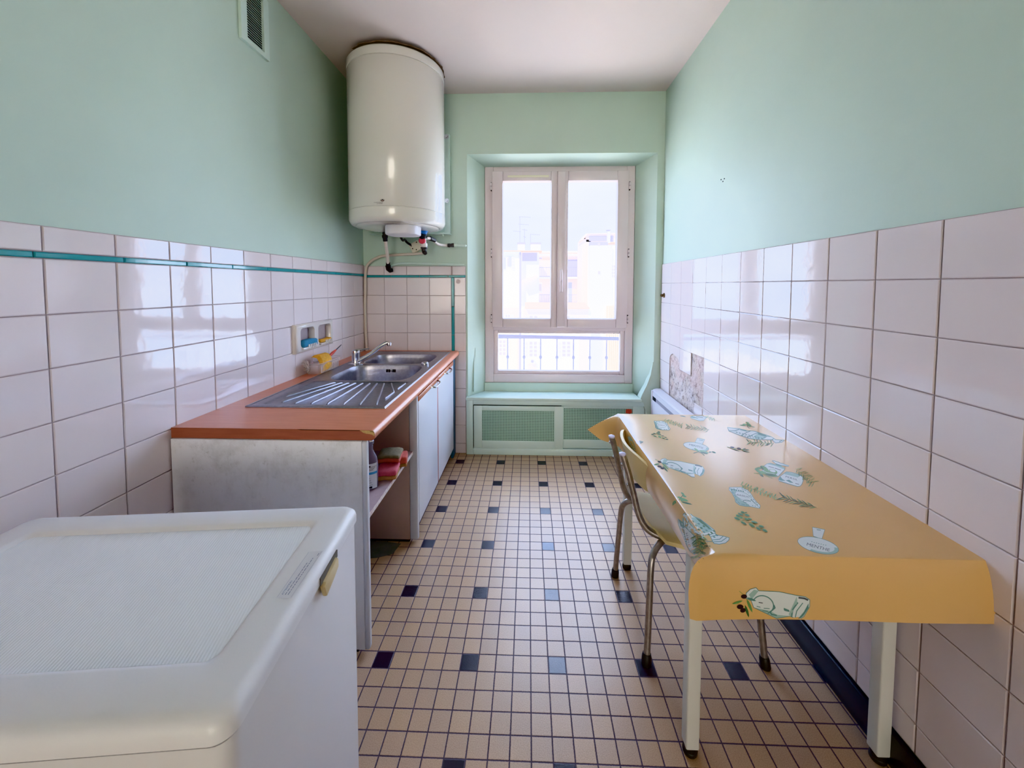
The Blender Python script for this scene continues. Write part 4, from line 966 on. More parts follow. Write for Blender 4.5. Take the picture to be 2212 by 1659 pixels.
# ------------------------------------------------------------------ oilcloth
tc = thing('tablecloth', 'pale yellow oilcloth printed with herb jars, hanging over the table', 'tablecloth', (1.1, -1.33, ZT))
xl_, xr_, yn_, yf_ = .833, 1.366, -1.763, -.908
# perimeter stations: edge point, mid point, hem point
ST = [((xr_, yf_), (xr_, yf_+.012, .600), (xr_, yf_+.010, .540)),
      ((1.10, yf_), (1.10, yf_+.016, .598), (1.10, yf_+.012, .535)),
      ((.90, yf_), (.895, yf_+.016, .598), (.888, yf_+.014, .540)),
      ((.845, yf_), (.815, yf_+.006, .612), (.775, yf_-.004, .556)),
      ((xl_, yf_-.002), (.772, yf_-.010, .617), (.706, yf_-.022, .583)),
      ((xl_, yf_-.016), (.792, yf_-.032, .604), (.750, yf_-.052, .556)),
      ((xl_, yf_-.05), (.826, yf_-.062, .595), (.818, yf_-.082, .540)),
      ((xl_, yf_-.15), (.829, yf_-.15, .590), (.833, yf_-.15, .528)),
      ((xl_-.002, yf_-.28), (.827, yf_-.28, .590), (.837, yf_-.28, .526)),
      ((xl_, yf_-.42), (.831, yf_-.42, .590), (.842, yf_-.42, .530)),
      ((xl_+.001, yf_-.56), (.832, yf_-.56, .590), (.846, yf_-.56, .532)),
      ((xl_, yf_-.68), (.831, yf_-.68, .590), (.848, yf_-.675, .531)),
      ((xl_, yf_-.77), (.831, yf_-.765, .592), (.850, yf_-.735, .530)),
      ((xl_-.001, yf_-.82), (.829, yf_-.818, .594), (.842, yf_-.800, .530)),
      ((xl_-.001, yf_-.845), (.812, yf_-.858, .604), (.812, yf_-.850, .532)),
      ((xl_, yn_+.002), (.781, -1.783, .627), (.779, -1.783, .526)),
      ((xl_+.012, yn_), (.803, -1.784, .616), (.790, -1.786, .525)),
      ((.87, yn_), (.858, -1.779, .600), (.846, -1.784, .527)),
      ((.95, yn_), (.948, -1.776, .595), (.945, -1.782, .529)),
      ((1.08, yn_), (1.08, -1.776, .595), (1.08, -1.782, .530)),
      ((1.22, yn_), (1.22, -1.776, .595), (1.22, -1.784, .531)),
      ((xr_, yn_), (xr_, -1.776, .595), (xr_, -1.781, .531))]
def cr(p0, p1, p2, p3, t): return [.5*(2*b_+(c_-a_)*t+(2*a_-5*b_+4*c_-d_)*t*t+(3*b_-a_-3*c_+d_)*t**3) for a_, b_, c_, d_ in zip(p0, p1, p2, p3)]
def flat(s): return [*s[0], ZT, *s[1], *s[2]]
F_ = [flat(s) for s in ST]; PER = []
for k in range(len(F_)-1):
    for j in range(6): PER.append(cr(F_[max(k-1, 0)], F_[k], F_[k+1], F_[min(k+2, len(F_)-1)], j/6) if not (k in (4, 15)) else [a+(c-a)*j/6 for a, c in zip(F_[k], F_[k+1])])
PER.append(F_[-1])
NV = 9; cx_, cy_ = (xl_+xr_)/2, (yn_+yf_)/2
b = MB(); loops = []
inset = []
for p in PER:
    x = min(max(p[0], xl_+.006), xr_); y = min(max(p[1], yn_+.006), yf_-.006); inset.append((x, y, ZT+.0004))
loops.append(inset); loops.append([(p[0]*1.0+(.0015 if p[0] < xl_+.002 else 0), p[1]+(.0015 if p[1] < yn_+.003 else 0), ZT-.0008) for p in PER])
for k in range(1, NV+1):
    v = k/NV; L_ = []
    for p in PER:
        E_, M_, H_ = Vector(p[0:3]), Vector(p[3:6]), Vector(p[6:9])
        E_ = E_-Vector((0, 0, .004)); q = E_*(1-v)*(1-2*v)+M_*4*v*(1-v)+H_*v*(2*v-1); L_.append(tuple(q))
    loops.append(L_)
V = [[b.bm.verts.new(p) for p in L_] for L_ in loops]
for a, c in zip(V, V[1:]):
    for j in range(len(a)-1): b.bm.faces.new((a[j], c[j], c[j+1], a[j+1]))
seen = []
for v in V[0]:
    if not seen or (v.co-seen[-1].co).length > 1e-4: seen.append(v)
b.bm.faces.new(seen)
bmesh.ops.remove_doubles(b.bm, verts=b.bm.verts, dist=.0002)
bmesh.ops.recalc_face_normals(b.bm, faces=b.bm.faces)
up = max(b.bm.faces, key=lambda f: f.calc_area())
if up.normal.z < 0: bmesh.ops.reverse_faces(b.bm, faces=b.bm.faces)
bmesh.ops.triangulate(b.bm, faces=[up])
bvh = BVHTree.FromBMesh(b.bm)
# ---- the printed herbs and jars
def hit(px, py, lift):
    d = ray(px, py).normalized(); h = bvh.ray_cast(CAM, d)
    if h[0] is None or h[0].z > ZT+.01: return None
    n = h[1] if h[1].dot(d) < 0 else -h[1]
    return h[0]+n*lift
LAY = [0]
def poly(pts, mi, mx=14, lift=None):
    lf = .00030+.000012*LAY[0]
    tris = [[Vector(pts[i]) for i in t] for t in tessellate_polygon([[Vector((x, y, 0)) for x, y in pts]])] if len(pts) > 3 else [[Vector(p) for p in pts]]
    st = [[(v[0], v[1]) for v in t] for t in tris]; out = []
    while st:
        t = st.pop(); e = [math.dist(t[i], t[(i+1) % 3]) for i in range(3)]; k = max(range(3), key=lambda i: e[i])
        if e[k] > mx:
            a, c, o = t[k], t[(k+1) % 3], t[(k+2) % 3]; m_ = ((a[0]+c[0])/2, (a[1]+c[1])/2); st += [[a, m_, o], [m_, c, o]]
        else: out.append(t)
    for t in out:
        P_ = [hit(x, y, lf) for x, y in t]
        if None in P_ or max((P_[i]-P_[i-1]).length for i in range(3)) > .08: continue
        f = b.bm.faces.new([b.bm.verts.new(p) for p in P_]); f.material_index = mi; f.normal_update()
        if f.normal.dot(CAM-P_[0]) < 0: f.normal_flip()
def ell(cx, cy, rx, ry, rot=0, n=22, a0=0, a1=360):
    c_, s_ = math.cos(math.radians(rot)), math.sin(math.radians(rot)); P_ = []
    for k in range(n+(a1-a0 < 360)):
        a = math.radians(a0+(a1-a0)*k/n); x, y = rx*math.cos(a), ry*math.sin(a); P_.append((cx+x*c_-y*s_, cy+x*s_+y*c_))
    return P_
class Crop:                                        # photo detail: ox, oy, scale
    def __init__(s, ox, oy, sc): s.o = (ox, oy, sc)
    def P(s, pts): ox, oy, sc = s.o; return [(ox+x/sc, oy+y/sc) for x, y in pts]
    def fill(s, pts, mi): LAY[0] += 1; poly(s.P(pts), mi)
    def line(s, pts, w, mi, closed=False):
        LAY[0] += 1; Q = s.P(pts); w = w/s.o[2]/2
        if closed: Q = Q+[Q[0]]
        for (x0, y0), (x1, y1) in zip(Q, Q[1:]):
            d = math.hypot(x1-x0, y1-y0) or 1; nx, ny = -(y1-y0)/d*w, (x1-x0)/d*w; ex, ey = (x1-x0)/d*w*.5, (y1-y0)/d*w*.5
            poly([(x0+nx-ex, y0+ny-ey), (x1+nx+ex, y1+ny+ey), (x1-nx+ex, y1-ny+ey), (x0-nx-ex, y0-ny-ey)], mi)
    def leaf(s, x0, y0, x1, y1, w, mi):
        LAY[0] += .25
        d = math.hypot(x1-x0, y1-y0) or 1; nx, ny = -(y1-y0)/d, (x1-x0)/d
        f = ((0, 0), (.2, .36), (.5, .5), (.8, .34), (1, 0)); P_ = [(x0+(x1-x0)*t+nx*w*h, y0+(y1-y0)*t+ny*w*h) for t, h in f]+[(x0+(x1-x0)*t-nx*w*h, y0+(y1-y0)*t-ny*w*h) for t, h in f[-2:0:-1]]
        poly(s.P(P_), mi)
    def sprig(s, x0, y0, x1, y1, n, ln, w, mis, spread=.5, seed=1):
        LAY[0] = max(LAY[0], 30) if LAY[0] > 8 else LAY[0]; n = int(n*.72); spread *= 1.75; ln *= 1.15; r = random.Random(seed); s.line([(x0, y0), (x1, y1)], w*.4, mis[0]); dx, dy = (x1-x0), (y1-y0); L_ = math.hypot(dx, dy); ux, uy = dx/L_, dy/L_
        for k in range(n):
            t = (k+.5)/n; sg = 1 if k % 2 else -1; a = sg*spread*(r.uniform(.7, 1.3)); c_, s_ = math.cos(a), math.sin(a)
            vx, vy = ux*c_-uy*s_, ux*s_+uy*c_; l = ln*r.uniform(.7, 1.2); s.leaf(x0+dx*t, y0+dy*t, x0+dx*t+vx*l, y0+dy*t+vy*l*.75, w*r.uniform(.8, 1.2), mis[(k+seed) % len(mis)])
    def text(s, txt, x0, y0, x1, y1, h, mi):
        T, w = text_tris(txt); dx, dy = x1-x0, y1-y0; L_ = math.hypot(dx, dy); nx, ny = dy/L_*h*1.35, -dx/L_*h*1.35
        LAY[0] += 1
        for t in T: poly(s.P([(x0+dx*x+nx*y, y0+dy*x+ny*y) for x, y in t]), mi)
CREM, WHT, TEA, SHD, GD, GM, GO, BLK, INKP = 0, 1, 2, 3, 4, 5, 6, 7, 8
A = Crop(1390, 890, 11.06)
def plaque(c, out, inner, dark, seed):
    LAY[0] = 0
    c.fill(out, WHT); c.fill(dark, SHD); c.line(out, 9, TEA, True); c.line(inner, 12, TEA, True); c.fill(inner, WHT)
    r = random.Random(seed); xs = [p[0] for p in out]; ys = [p[1] for p in out]
    for k in range(len(out)):
        (x0, y0), (x1, y1) = out[k], out[(k+1) % len(out)]; icx, icy = sum(p[0] for p in inner)/len(inner), sum(p[1] for p in inner)/len(inner)
        for t in (.25, .6): x, y = x0+(x1-x0)*t, y0+(y1-y0)*t; x, y = x+(icx-x)*.16, y+(icy-y)*.16; c.leaf(x-16, y-6, x+16, y+6, 14, TEA)
o1 = [(250, 215), (440, 218), (520, 240), (565, 280), (600, 350), (640, 400), (610, 437), (450, 430), (330, 408), (285, 372), (285, 330), (268, 280)]
plaque(A, o1, ell(432, 318, 112, 52, 8), [(256, 232), (330, 250), (330, 330), (370, 390), (450, 428), (330, 406), (286, 370), (286, 330)], 1)
A.text('BASILIC', 345, 322, 520, 336, 26, INKP)
A.sprig(480, 200, 930, 328, 26, 70, 20, (GO, GO, GM), .7, 3)
A.sprig(1570, 425, 1035, 345, 26, 95, 14, (GD, GM, GM), .45, 2)
for q in ((330, 470, 405, 490, 26), (300, 500, 410, 515, 26), (180, 535, 250, 545, 26), (220, 510, 300, 525, 24), (330, 530, 430, 550, 26), (230, 565, 320, 595, 26), (345, 580, 430, 620, 34), (420, 575, 500, 580, 20), (440, 620, 520, 645, 28), (490, 605, 565, 618, 20), (520, 650, 598, 662, 22)): A.leaf(*q, GD if q[0] % 40 < 25 else GM)
A.line([(300, 510), (360, 560), (450, 610), (540, 650)], 6, GO)
def flask(c, cx, cy, rx, ry, rot, neck, txt):
    LAY[0] = 0
    c.fill(neck, WHT); c.line(neck, 9, TEA, True); e = ell(cx, cy, rx, ry, rot, 40); c.fill(e, WHT)
    c.fill(ell(cx, cy, rx, ry, rot, 20, -20, 110)+ell(cx, cy, rx*.8, ry*.75, rot, 20, -20, 110)[::-1], SHD); c.line(e, 9, TEA, True)
    for k in range(7): a = math.radians(rot); x, y = cx-rx*.3+k*rx*.11, cy-ry*.5+k*rx*.11*math.tan(a); c.leaf(x-14, y, x+14, y+8*(k % 2), 16, TEA)
    mx, my = (neck[0][0]+neck[1][0])/2, (neck[0][1]+neck[1][1])/2
    for k in range(3): c.leaf(mx-45+k*30, my+28+k*4, mx-10+k*30, my+34+k*4, 18, TEA)
    c.text(txt, *cpos, INKP)
cpos = (1090, 800, 1425, 888, 44)
flask(A, 1257, 830, 305, 92, 11, [(1285, 625), (1460, 660), (1405, 775), (1232, 725)], 'MENTHE')
A.leaf(1205, 865, 1335, 955, 46, GM); A.leaf(1325, 925, 1560, 985, 75, GM); A.leaf(1360, 955, 1540, 1005, 40, GD); A.line([(1200, 985), (1310, 950), (1390, 985), (1455, 1040)], 16, GD); A.leaf(1555, 962, 1625, 958, 30, GD); A.leaf(1625, 945, 1735, 985, 36, GD)
def pitcher(c, M):
    LAY[0] = 0
    f = lambda P_: [M(x, y) for x, y in P_]
    body = [(400, 1160), (440, 1122), (520, 1112), (580, 1150), (900, 1185), (1200, 1250), (1330, 1272), (1420, 1312), (1460, 1390), (1430, 1490), (1360, 1535), (1270, 1490), (1215, 1470), (1020, 1480), (880, 1430), (600, 1330), (520, 1250), (430, 1220)]
    c.fill(f([(1030, 1480), (1150, 1550), (1222, 1558), (1215, 1470), (1100, 1440)]), WHT); c.line(f([(1040, 1485), (1150, 1550), (1222, 1556)]), 14, TEA)
    c.fill(f(body), WHT); c.fill(f([(600, 1330), (880, 1430), (1020, 1480), (1215, 1470), (1000, 1440), (880, 1390)]), SHD); c.line(f(body), 9, TEA, True)
    c.fill(f([(520, 1240), (450, 1180), (500, 1130), (580, 1150)]), SHD); c.line(f(ell(730, 1310, 185, 82, 22, 26, 175, 395)), 16, TEA); c.line(f([(900, 1330), (930, 1360), (880, 1400), (920, 1430), (1000, 1445)]), 20, TEA)
    c.fill(f([(1200, 1260), (1245, 1330), (1220, 1470), (1180, 1450), (1190, 1350)]), SHD); c.line(f([(1250, 1330), (1215, 1400), (1240, 1480)]), 22, TEA)
    c.fill(f([(1420, 1350), (1450, 1400), (1420, 1480), (1360, 1530), (1350, 1510), (1400, 1440)]), TEA); c.line(f([(1330, 1340), (1285, 1420), (1300, 1490)]), 14, TEA)
    c.line(f([(1240, 1275), (1330, 1290), (1390, 1312)]), 26, INKP); 
    for k in range(4): c.leaf(*M(1070+22*k, 1370+8*k), *M(1110+22*k, 1410+4*k), 26, TEA)
    c.line(f([(650, 1280), (710, 1290)]), 12, INKP); c.line(f([(640, 1320), (700, 1335)]), 10, TEA); c.line(f([(760, 1350), (850, 1362)]), 10, TEA); c.line(f([(755, 1375), (840, 1390)]), 10, TEA)
    c.leaf(*M(440, 1225), *M(610, 1385), 44, GM); c.leaf(*M(450, 1290), *M(585, 1435), 40, GD); c.leaf(*M(430, 1210), *M(600, 1260), 36, TEA); c.leaf(*M(245, 1265), *M(390, 1240), 34, GM); c.line(f([(280, 1130), (400, 1190)]), 9, GO)
    for x, y, rx, ry in ((385, 1195, 50, 22), (385, 1305, 55, 24), (450, 1348, 45, 24)): c.fill(f(ell(x, y, rx, ry, 14, 14)), BLK)
pitcher(A, lambda x, y: (x, y))
LAY[0] = 0; j = [(1120, 122), (1160, 96), (1400, 92), (1500, 130), (1440, 205), (1340, 212), (1150, 155)]; A.fill(j, WHT); A.fill([(1120, 122), (1160, 96), (1330, 160), (1150, 140)], TEA); A.line(j, 8, TEA, True); A.sprig(1470, 105, 1700, 182, 14, 60, 16, (GM, GO, GM), .7, 4); A.leaf(865, 90, 1020, 115, 22, TEA); A.line([(1260, 112), (1420, 135)], 12, INKP)
B = Crop(1560, 900, 10.367)
for q in ((380, 190, 530, 205, 26), (450, 170, 560, 190, 40), (520, 125, 610, 140, 26), (540, 150, 650, 200, 44), (560, 195, 665, 225, 36), (660, 220, 740, 242, 18)): B.leaf(*q, GM if q[0] % 100 else GD)
B.line([(560, 140), (560, 220), (610, 265)], 9, GD)
LAY[0] = 0; bot = [(120, 240), (390, 272), (560, 312), (720, 325), (1100, 450), (1200, 515), (1390, 530), (1340, 575), (1190, 590), (1120, 520), (760, 510), (600, 490), (420, 430), (150, 325)]
B.fill(bot, WHT); B.fill([(700, 440), (820, 360), (1010, 430), (960, 490), (760, 500)], SHD); B.line(bot, 12, TEA, True)
for p in ([(150, 320), (290, 320), (400, 275)], [(420, 430), (560, 350), (640, 320)], [(560, 470), (700, 400), (810, 360)], [(900, 500), (1010, 440), (1080, 450)], [(1110, 520), (1160, 490)], [(1280, 560), (1340, 535)]): B.line(p, 16, TEA)
for k in range(9): B.leaf(300+70*k, 345+17*k, 350+70*k, 360+17*k, 20, TEA); B.leaf(430+60*k, 420+14*k, 480+60*k, 430+10*k, 16, TEA)
B.fill([(390, 270), (540, 315), (560, 340), (400, 300)], TEA); B.fill([(810, 360), (1000, 420), (960, 450), (800, 400)], TEA)
B.sprig(1150, 606, 590, 575, 26, 100, 22, (GM, GD, GO), .6, 5)
B.line([(110, 680), (250, 725), (380, 775)], 11, GO); B.line([(270, 715), (420, 735), (600, 800)], 11, GO); B.fill(ell(225, 692, 48, 18, 10, 16), BLK); B.fill(ell(378, 722, 46, 22, 10, 16), BLK); B.leaf(440, 752, 530, 708, 22, GD); B.leaf(480, 750, 610, 745, 20, GD); B.leaf(200, 715, 370, 772, 20, GD); B.leaf(450, 765, 620, 802, 18, GD)
LAY[0] = 0; j1 = [(1000, 1060), (1080, 1045), (1200, 1080), (1330, 1120), (1400, 1155), (1400, 1185), (1330, 1260), (1260, 1335), (1200, 1350), (900, 1240), (930, 1110)]
B.fill(j1, WHT); B.fill([(1000, 1060), (1080, 1045), (1200, 1080), (1330, 1120), (1400, 1155), (1400, 1190), (1200, 1110), (1060, 1075)], SHD); B.line(j1, 10, TEA, True)
ld = [(1120, 992), (1165, 992), (1300, 1040), (1490, 1100), (1480, 1115), (1320, 1095), (1190, 1050)]; B.fill(ld, WHT); B.line(ld, 12, TEA, True); B.fill([(1190, 1050), (1320, 1095), (1330, 1120), (1200, 1080)], TEA)
B.line([(1040, 1120), (1160, 1150)], 12, INKP); B.line([(1180, 1158), (1310, 1200)], 14, INKP)
B.leaf(720, 1180, 900, 1150, 60, GM); B.leaf(860, 1100, 1050, 1230, 80, GM); B.leaf(730, 1170, 930, 1300, 60, GM); B.leaf(860, 1220, 1250, 1340, 110, GM); B.leaf(1050, 1200, 1240, 1250, 60, GD); B.fill(ell(1140, 1235, 100, 55, 20, 20), GM); B.fill(ell(1130, 1215, 70, 32, 15, 18), WHT); B.leaf(820, 1260, 930, 1355, 50, GD); B.leaf(850, 1110, 940, 1200, 40, GD); B.line([(715, 1268), (900, 1290), (1120, 1385)], 14, GO); B.line([(850, 1190), (1000, 1255), (1180, 1290)], 10, WHT); B.leaf(940, 1290, 1230, 1320, 46, GD)
LAY[0] = 0; j2 = [(1440, 1238), (1560, 1250), (1720, 1300), (1800, 1350), (1815, 1430), (1790, 1510), (1745, 1560), (1680, 1565), (1480, 1505), (1275, 1440), (1262, 1400), (1310, 1330)]
B.fill(j2, WHT); B.fill([(1390, 1290), (1440, 1240), (1720, 1300), (1700, 1370), (1560, 1330)], SHD); B.fill([(1262, 1400), (1300, 1340), (1350, 1400), (1420, 1440), (1300, 1440)], TEA); B.fill([(1420, 1430), (1500, 1415), (1600, 1490), (1520, 1480)], TEA); B.line(j2, 11, TEA, True); B.line([(1275, 1430), (1480, 1490), (1690, 1550)], 14, WHT); B.line([(1275, 1445), (1480, 1508), (1690, 1570)], 10, TEA)
B.text('PERSIL', 1415, 1362, 1690, 1440, 40, INKP); B.line([(1640, 1500), (1720, 1520)], 12, INKP)
B.sprig(1640, 1170, 2070, 1490, 26, 120, 16, (GO, GM, GO, GD), .6, 8); B.sprig(1690, 1250, 1990, 1530, 12, 90, 18, (GM, GO), .6, 9)
D = Crop(1560, 1030, 10.367)
o2 = [(160, 238), (420, 232), (500, 265), (570, 300), (650, 385), (720, 500), (780, 570), (850, 640), (845, 710), (640, 672), (520, 665), (390, 640), (300, 570), (280, 480), (220, 370), (158, 300)]
plaque(D, o2, ell(475, 440, 195, 78, 24), [(160, 250), (330, 290), (300, 380), (420, 520), (560, 600), (640, 668), (520, 660), (390, 638), (300, 565), (280, 480), (215, 365)], 3)
D.text('BASILIC', 325, 418, 615, 475, 36, INKP); D.line(ell(560, 560, 90, 30, 10, 18, 100, 330), 12, TEA)
for k in range(8): D.leaf(640+26*k, 500+26*k, 670+24*k, 540+22*k, 20, TEA); 
for k in range(6): D.leaf(200+50*k, 275+8*k, 240+50*k, 300+8*k, 26, TEA)
D.sprig(410, 182, 1215, 465, 34, 95, 30, (GO, GM, GO), .75, 6)
D.sprig(2110, 690, 1340, 460, 30, 170, 18, (GD, GM, GD), .35, 7)
for q in ((410, 785, 510, 825, 56), (345, 815, 480, 870, 46), (500, 845, 620, 885, 58), (300, 860, 420, 905, 56), (265, 915, 410, 970, 66), (390, 910, 470, 930, 50), (490, 925, 600, 985, 48), (560, 930, 670, 965, 44), (410, 1005, 550, 1080, 56), (640, 1000, 800, 1045, 58), (590, 1050, 735, 1135, 66), (810, 1100, 945, 1135, 56), (750, 1135, 870, 1200, 56), (890, 1175, 1020, 1245, 62), (500, 810, 560, 800, 26)):
    D.leaf(*q, GM); D.leaf(q[0]+8, q[1]+10, q[2]-4, q[3]+2, q[4]*.42, GD)
D.line([(330, 1005), (500, 985), (700, 1060), (900, 1180)], 9, GO); D.line([(500, 880), (470, 960), (400, 1000)], 8, GO)
cpos = (1890, 1540, 2400, 1680, 70)
flask(D, 2150, 1540, 470, 165, 14, [(2020, 1130), (2300, 1185), (2230, 1400), (2040, 1330)], 'MENTHE')
G_ = Crop(1440, 1080, 9.756)
for q in ((200, 10, 125, 105, 60), (290, 20, 400, -10, 50), (250, -40, 460, 30, 60), (300, 40, 545, 100, 34), (330, -90, 420, -60, 40), (220, -60, 320, -40, 40), (300, -160, 380, -90, 40)): G_.leaf(*q, GM if q[4] > 36 else GD)
G_.line([(130, 110), (260, 10), (340, -100)], 12, GD)
LAY[0] = 0; pot = [(350, 300), (400, 272), (510, 300), (570, 350), (700, 400), (830, 500), (1000, 630), (1040, 740), (1200, 765), (1320, 800), (1310, 850), (1240, 910), (1110, 935), (1000, 920), (960, 860), (930, 780), (880, 730), (810, 745), (780, 820), (730, 740), (600, 690), (480, 660), (430, 590), (360, 560), (340, 420)]
G_.fill(pot, WHT); G_.fill([(520, 380), (600, 360), (830, 500), (1000, 650), (880, 690), (700, 700), (500, 640), (460, 560)], SHD); G_.line(pot, 12, TEA, True)
for k in range(14): x, y = 540+36*k+18*(k % 3), 470+17*k+70*(k % 3)-30; G_.leaf(x, y, x+60, y+30, 34, TEA if k % 2 else GD)
for p in ([(370, 560), (360, 400), (400, 290)], [(400, 570), (410, 400), (450, 290)], [(430, 580), (470, 430), (560, 350)], [(900, 740), (1030, 700)], [(940, 770), (1050, 745)], [(960, 850), (1120, 830), (1190, 770)], [(980, 890), (1150, 880), (1260, 800)]): G_.line(p, 14, TEA)
G_.line([(820, 870), (960, 880)], 12, TEA); G_.fill([(600, 370), (720, 420), (840, 520), (960, 640), (880, 600), (700, 470)], GD)
LAY[0] = 0; lb = [(240, 400), (300, 440), (380, 560), (520, 690), (600, 780), (640, 930), (590, 1150), (500, 1080), (420, 950), (330, 720), (250, 520)]
G_.fill(lb, WHT); G_.line(lb, 12, TEA, True); G_.fill([(560, 700), (620, 790), (640, 940), (560, 980), (520, 800)], SHD); G_.line([(280, 430), (360, 640), (430, 900)], 12, TEA); G_.fill([(250, 400), (350, 470), (380, 600), (300, 560)], TEA)
for k in range(7): G_.leaf(340+10*k, 620+48*k, 375+10*k, 650+48*k, 22, TEA)
G_.text('THYM', 500, 960, 445, 690, 40, INKP); G_.fill([(520, 1060), (600, 1040), (620, 1110), (590, 1150)], TEA)
G_.sprig(640, 720, 720, 1140, 34, 150, 20, (GD, GM, GO, GD), .7, 11); G_.sprig(760, 760, 640, 1230, 26, 130, 20, (GM, GD, GO), .6, 12); G_.sprig(800, 900, 560, 1340, 16, 110, 18, (GM, GO), .5, 13); G_.leaf(800, 960, 940, 985, 18, GD)
H_ = Crop(1280, 880, 4.253)
LAY[0] = 0; H_.fill([(320, 270), (345, 265), (375, 320), (395, 350), (385, 400), (350, 350)], SHD); H_.line([(320, 270), (345, 265), (380, 330), (395, 390)], 5, TEA); H_.sprig(350, 320, 385, 410, 10, 24, 6, (GD, GM), .6, 3); hh = [(392, 315), (430, 308), (465, 318), (440, 332), (415, 338)]; H_.fill(hh, WHT); H_.line(hh, 4, TEA, True)
K = Crop(1470, 1180, 6.9125)
def MK(x, y):      # the same pitcher printed on the near drop
    u = ((x-450)*250-(y-1180)*440)/(950*250-240*440); v = ((y-1180)*950-(x-450)*240)/(950*250-240*440)
    return (1020+u*830+v*310, 720+u*230+v*300)
pitcher(K, MK)
cloth_m = pm('yellow_oilcloth', (224, 184, 126), .34, var=.04, vs=4, bump=.05, bs=260, coat=1.); cloth_m.node_tree.nodes['Principled BSDF'].inputs['Coat Roughness'].default_value = .22
MP = [cloth_m] + [pm(n_, c_, .32, coat=.2) for n_, c_ in (('print_white', (214, 222, 222)), ('print_teal', (104, 146, 142)), ('print_pale_green', (160, 190, 184)), ('print_dark_green', (74, 112, 76)), ('print_green', (112, 156, 104)), ('print_olive', (150, 164, 96)), ('print_black', (62, 50, 58)), ('print_ink', (96, 104, 112)))]
o = b.build('cloth', MP, tc, angle=50)

# ================================================================== CHAIR
ch = thing('chair', 'old cream plastic school chair on grey steel tube legs tucked under the table', 'chair', (1.0, -1.18, 0))
STL = pm('worn_steel_tube', (186, 180, 176), .34, .85, var=.3, vs=60, k=1); CRM = pm('cream_plastic_seat', (232, 214, 166), .35, var=.06, vs=6)
FRAME = {-1: [(.774, -1.250, .622), (.793, -1.255, .561), (.810, -1.260, .493), (.822, -1.265, .440), (.838, -1.270, .399), (.861, -1.275, .374), (.90, -1.280, .360), (.99, -1.285, .352), (1.09, -1.288, .352)],
         1: [(.770, -1.100, .622), (.789, -1.094, .555), (.808, -1.085, .470), (.824, -1.076, .410), (.842, -1.070, .378), (.866, -1.064, .362), (.91, -1.062, .355), (.99, -1.060, .352), (1.09, -1.058, .352)]}
REAR = {-1: [(.955, -1.284, .345), (.918, -1.284, .352), (.889, -1.296, .348), (.863, -1.312, .325), (.850, -1.328, .292), (.841, -1.344, .158), (.832, -1.360, .030)],
        1: [(.930, -1.060, .345), (.880, -1.056, .350), (.852, -1.048, .345), (.834, -1.037, .325), (.828, -1.022, .284), (.821, -1.010, .150), (.815, -1.000, .030)]}
FRNT = {-1: [(1.06, -1.288, .345), (1.11, -1.292, .352), (1.145, -1.305, .345), (1.168, -1.322, .315), (1.182, -1.340, .20), (1.195, -1.358, .030)],
        1: [(1.06, -1.058, .345), (1.11, -1.054, .352), (1.145, -1.042, .345), (1.168, -1.028, .315), (1.182, -1.014, .20), (1.195, -1.000, .030)]}
for s in (-1, 1):
    m = MB(); m.tube(FRAME[s], .0105, 14, sm=5); fr_ = m.build('side_frame', STL, ch)
    m = MB(); p = Vector(FRAME[s][0]); m.lathe([(.0112, -.003), (.0118, 0), (.0112, .003), (.006, .0055), (0, .006)], p, 16); m.build('end_plug', pm('bluish_white_plug', (206, 206, 240), .4), fr_)
    for z_ in ((.588, .522) if s == -1 else (.600, .540)):
        k_ = min(range(len(FRAME[s])), key=lambda i: abs(FRAME[s][i][2]-z_)); q = Vector(FRAME[s][0]).lerp(Vector(FRAME[s][2]), (FRAME[s][0][2]-z_)/(FRAME[s][0][2]-FRAME[s][2][2]))
        m = MB(); m.lathe([(.006, 0), (.006, .002), (.003, .005), (0, .0055)], q+Vector((-.010, 0, 0)), 12, M=Matrix.Rotation(-PI/2, 4, 'Y')); m.build('rivet', CHROME, fr_)
    for nm, dct in (('leg', REAR), ('leg', FRNT)):
        m = MB(); m.tube(dct[s], .0105, 14, sm=5); lg = m.build(nm, STL, ch)
        m = MB(); q, r_ = Vector(dct[s][-2]), Vector(dct[s][-1]); d = (r_-q).normalized(); e = r_+d*(.030-.001)
        m.tube([r_-d*.004, r_+d*.004, Vector((e.x, e.y, .004)), Vector((e.x, e.y, .0005))], [.0125, .0145, .0155, .0145], 16); m.build('foot_cap', BLACK, lg)
m = MB(); m.tube([(1.0, -1.286, .345), (1.0, -1.06, .345)], .009, 10); m.tube([(1.12, -1.29, .345), (1.12, -1.056, .345)], .009, 10); m.build('cross_tube', STL, ch)
# moulded seat shell
m = MB(); nu, nv = 26, 22; G1, G2 = [], []
def seat_pt(u, v):                     # u: rear..front 0..1, v: -1..1 across
    yc = -1.165; w = .150+.008*math.sin(PI*u); rr = .34
    x0 = .858+.045*abs(v)**3.2; x1 = 1.205-.02*abs(v)**3; x = x0+(x1-x0)*u
    y = yc+w*(v*(1-.02*(1-u)))
    z = .374-.012*math.sin(PI*min(u*1.1, 1))*(1-v*v)+.016*max(0, .22-u)/.22*1.0*(1-.2*v*v)-.020*abs(v)**6-.030*max(0, (u-.85)/.15)**2
    return Vector((x, y, z))
for k in range(2):
    Gd = [[m.bm.verts.new(seat_pt(i/nu, -1+2*j/nv)-Vector((0, 0, .013*k))) for j in range(nv+1)] for i in range(nu+1)]
    for i in range(nu):
        for j in range(nv):
            q = (Gd[i][j], Gd[i+1][j], Gd[i+1][j+1], Gd[i][j+1]); m.bm.faces.new(q if k == 0 else q[::-1])
    (G1 if k == 0 else G2).extend(Gd)
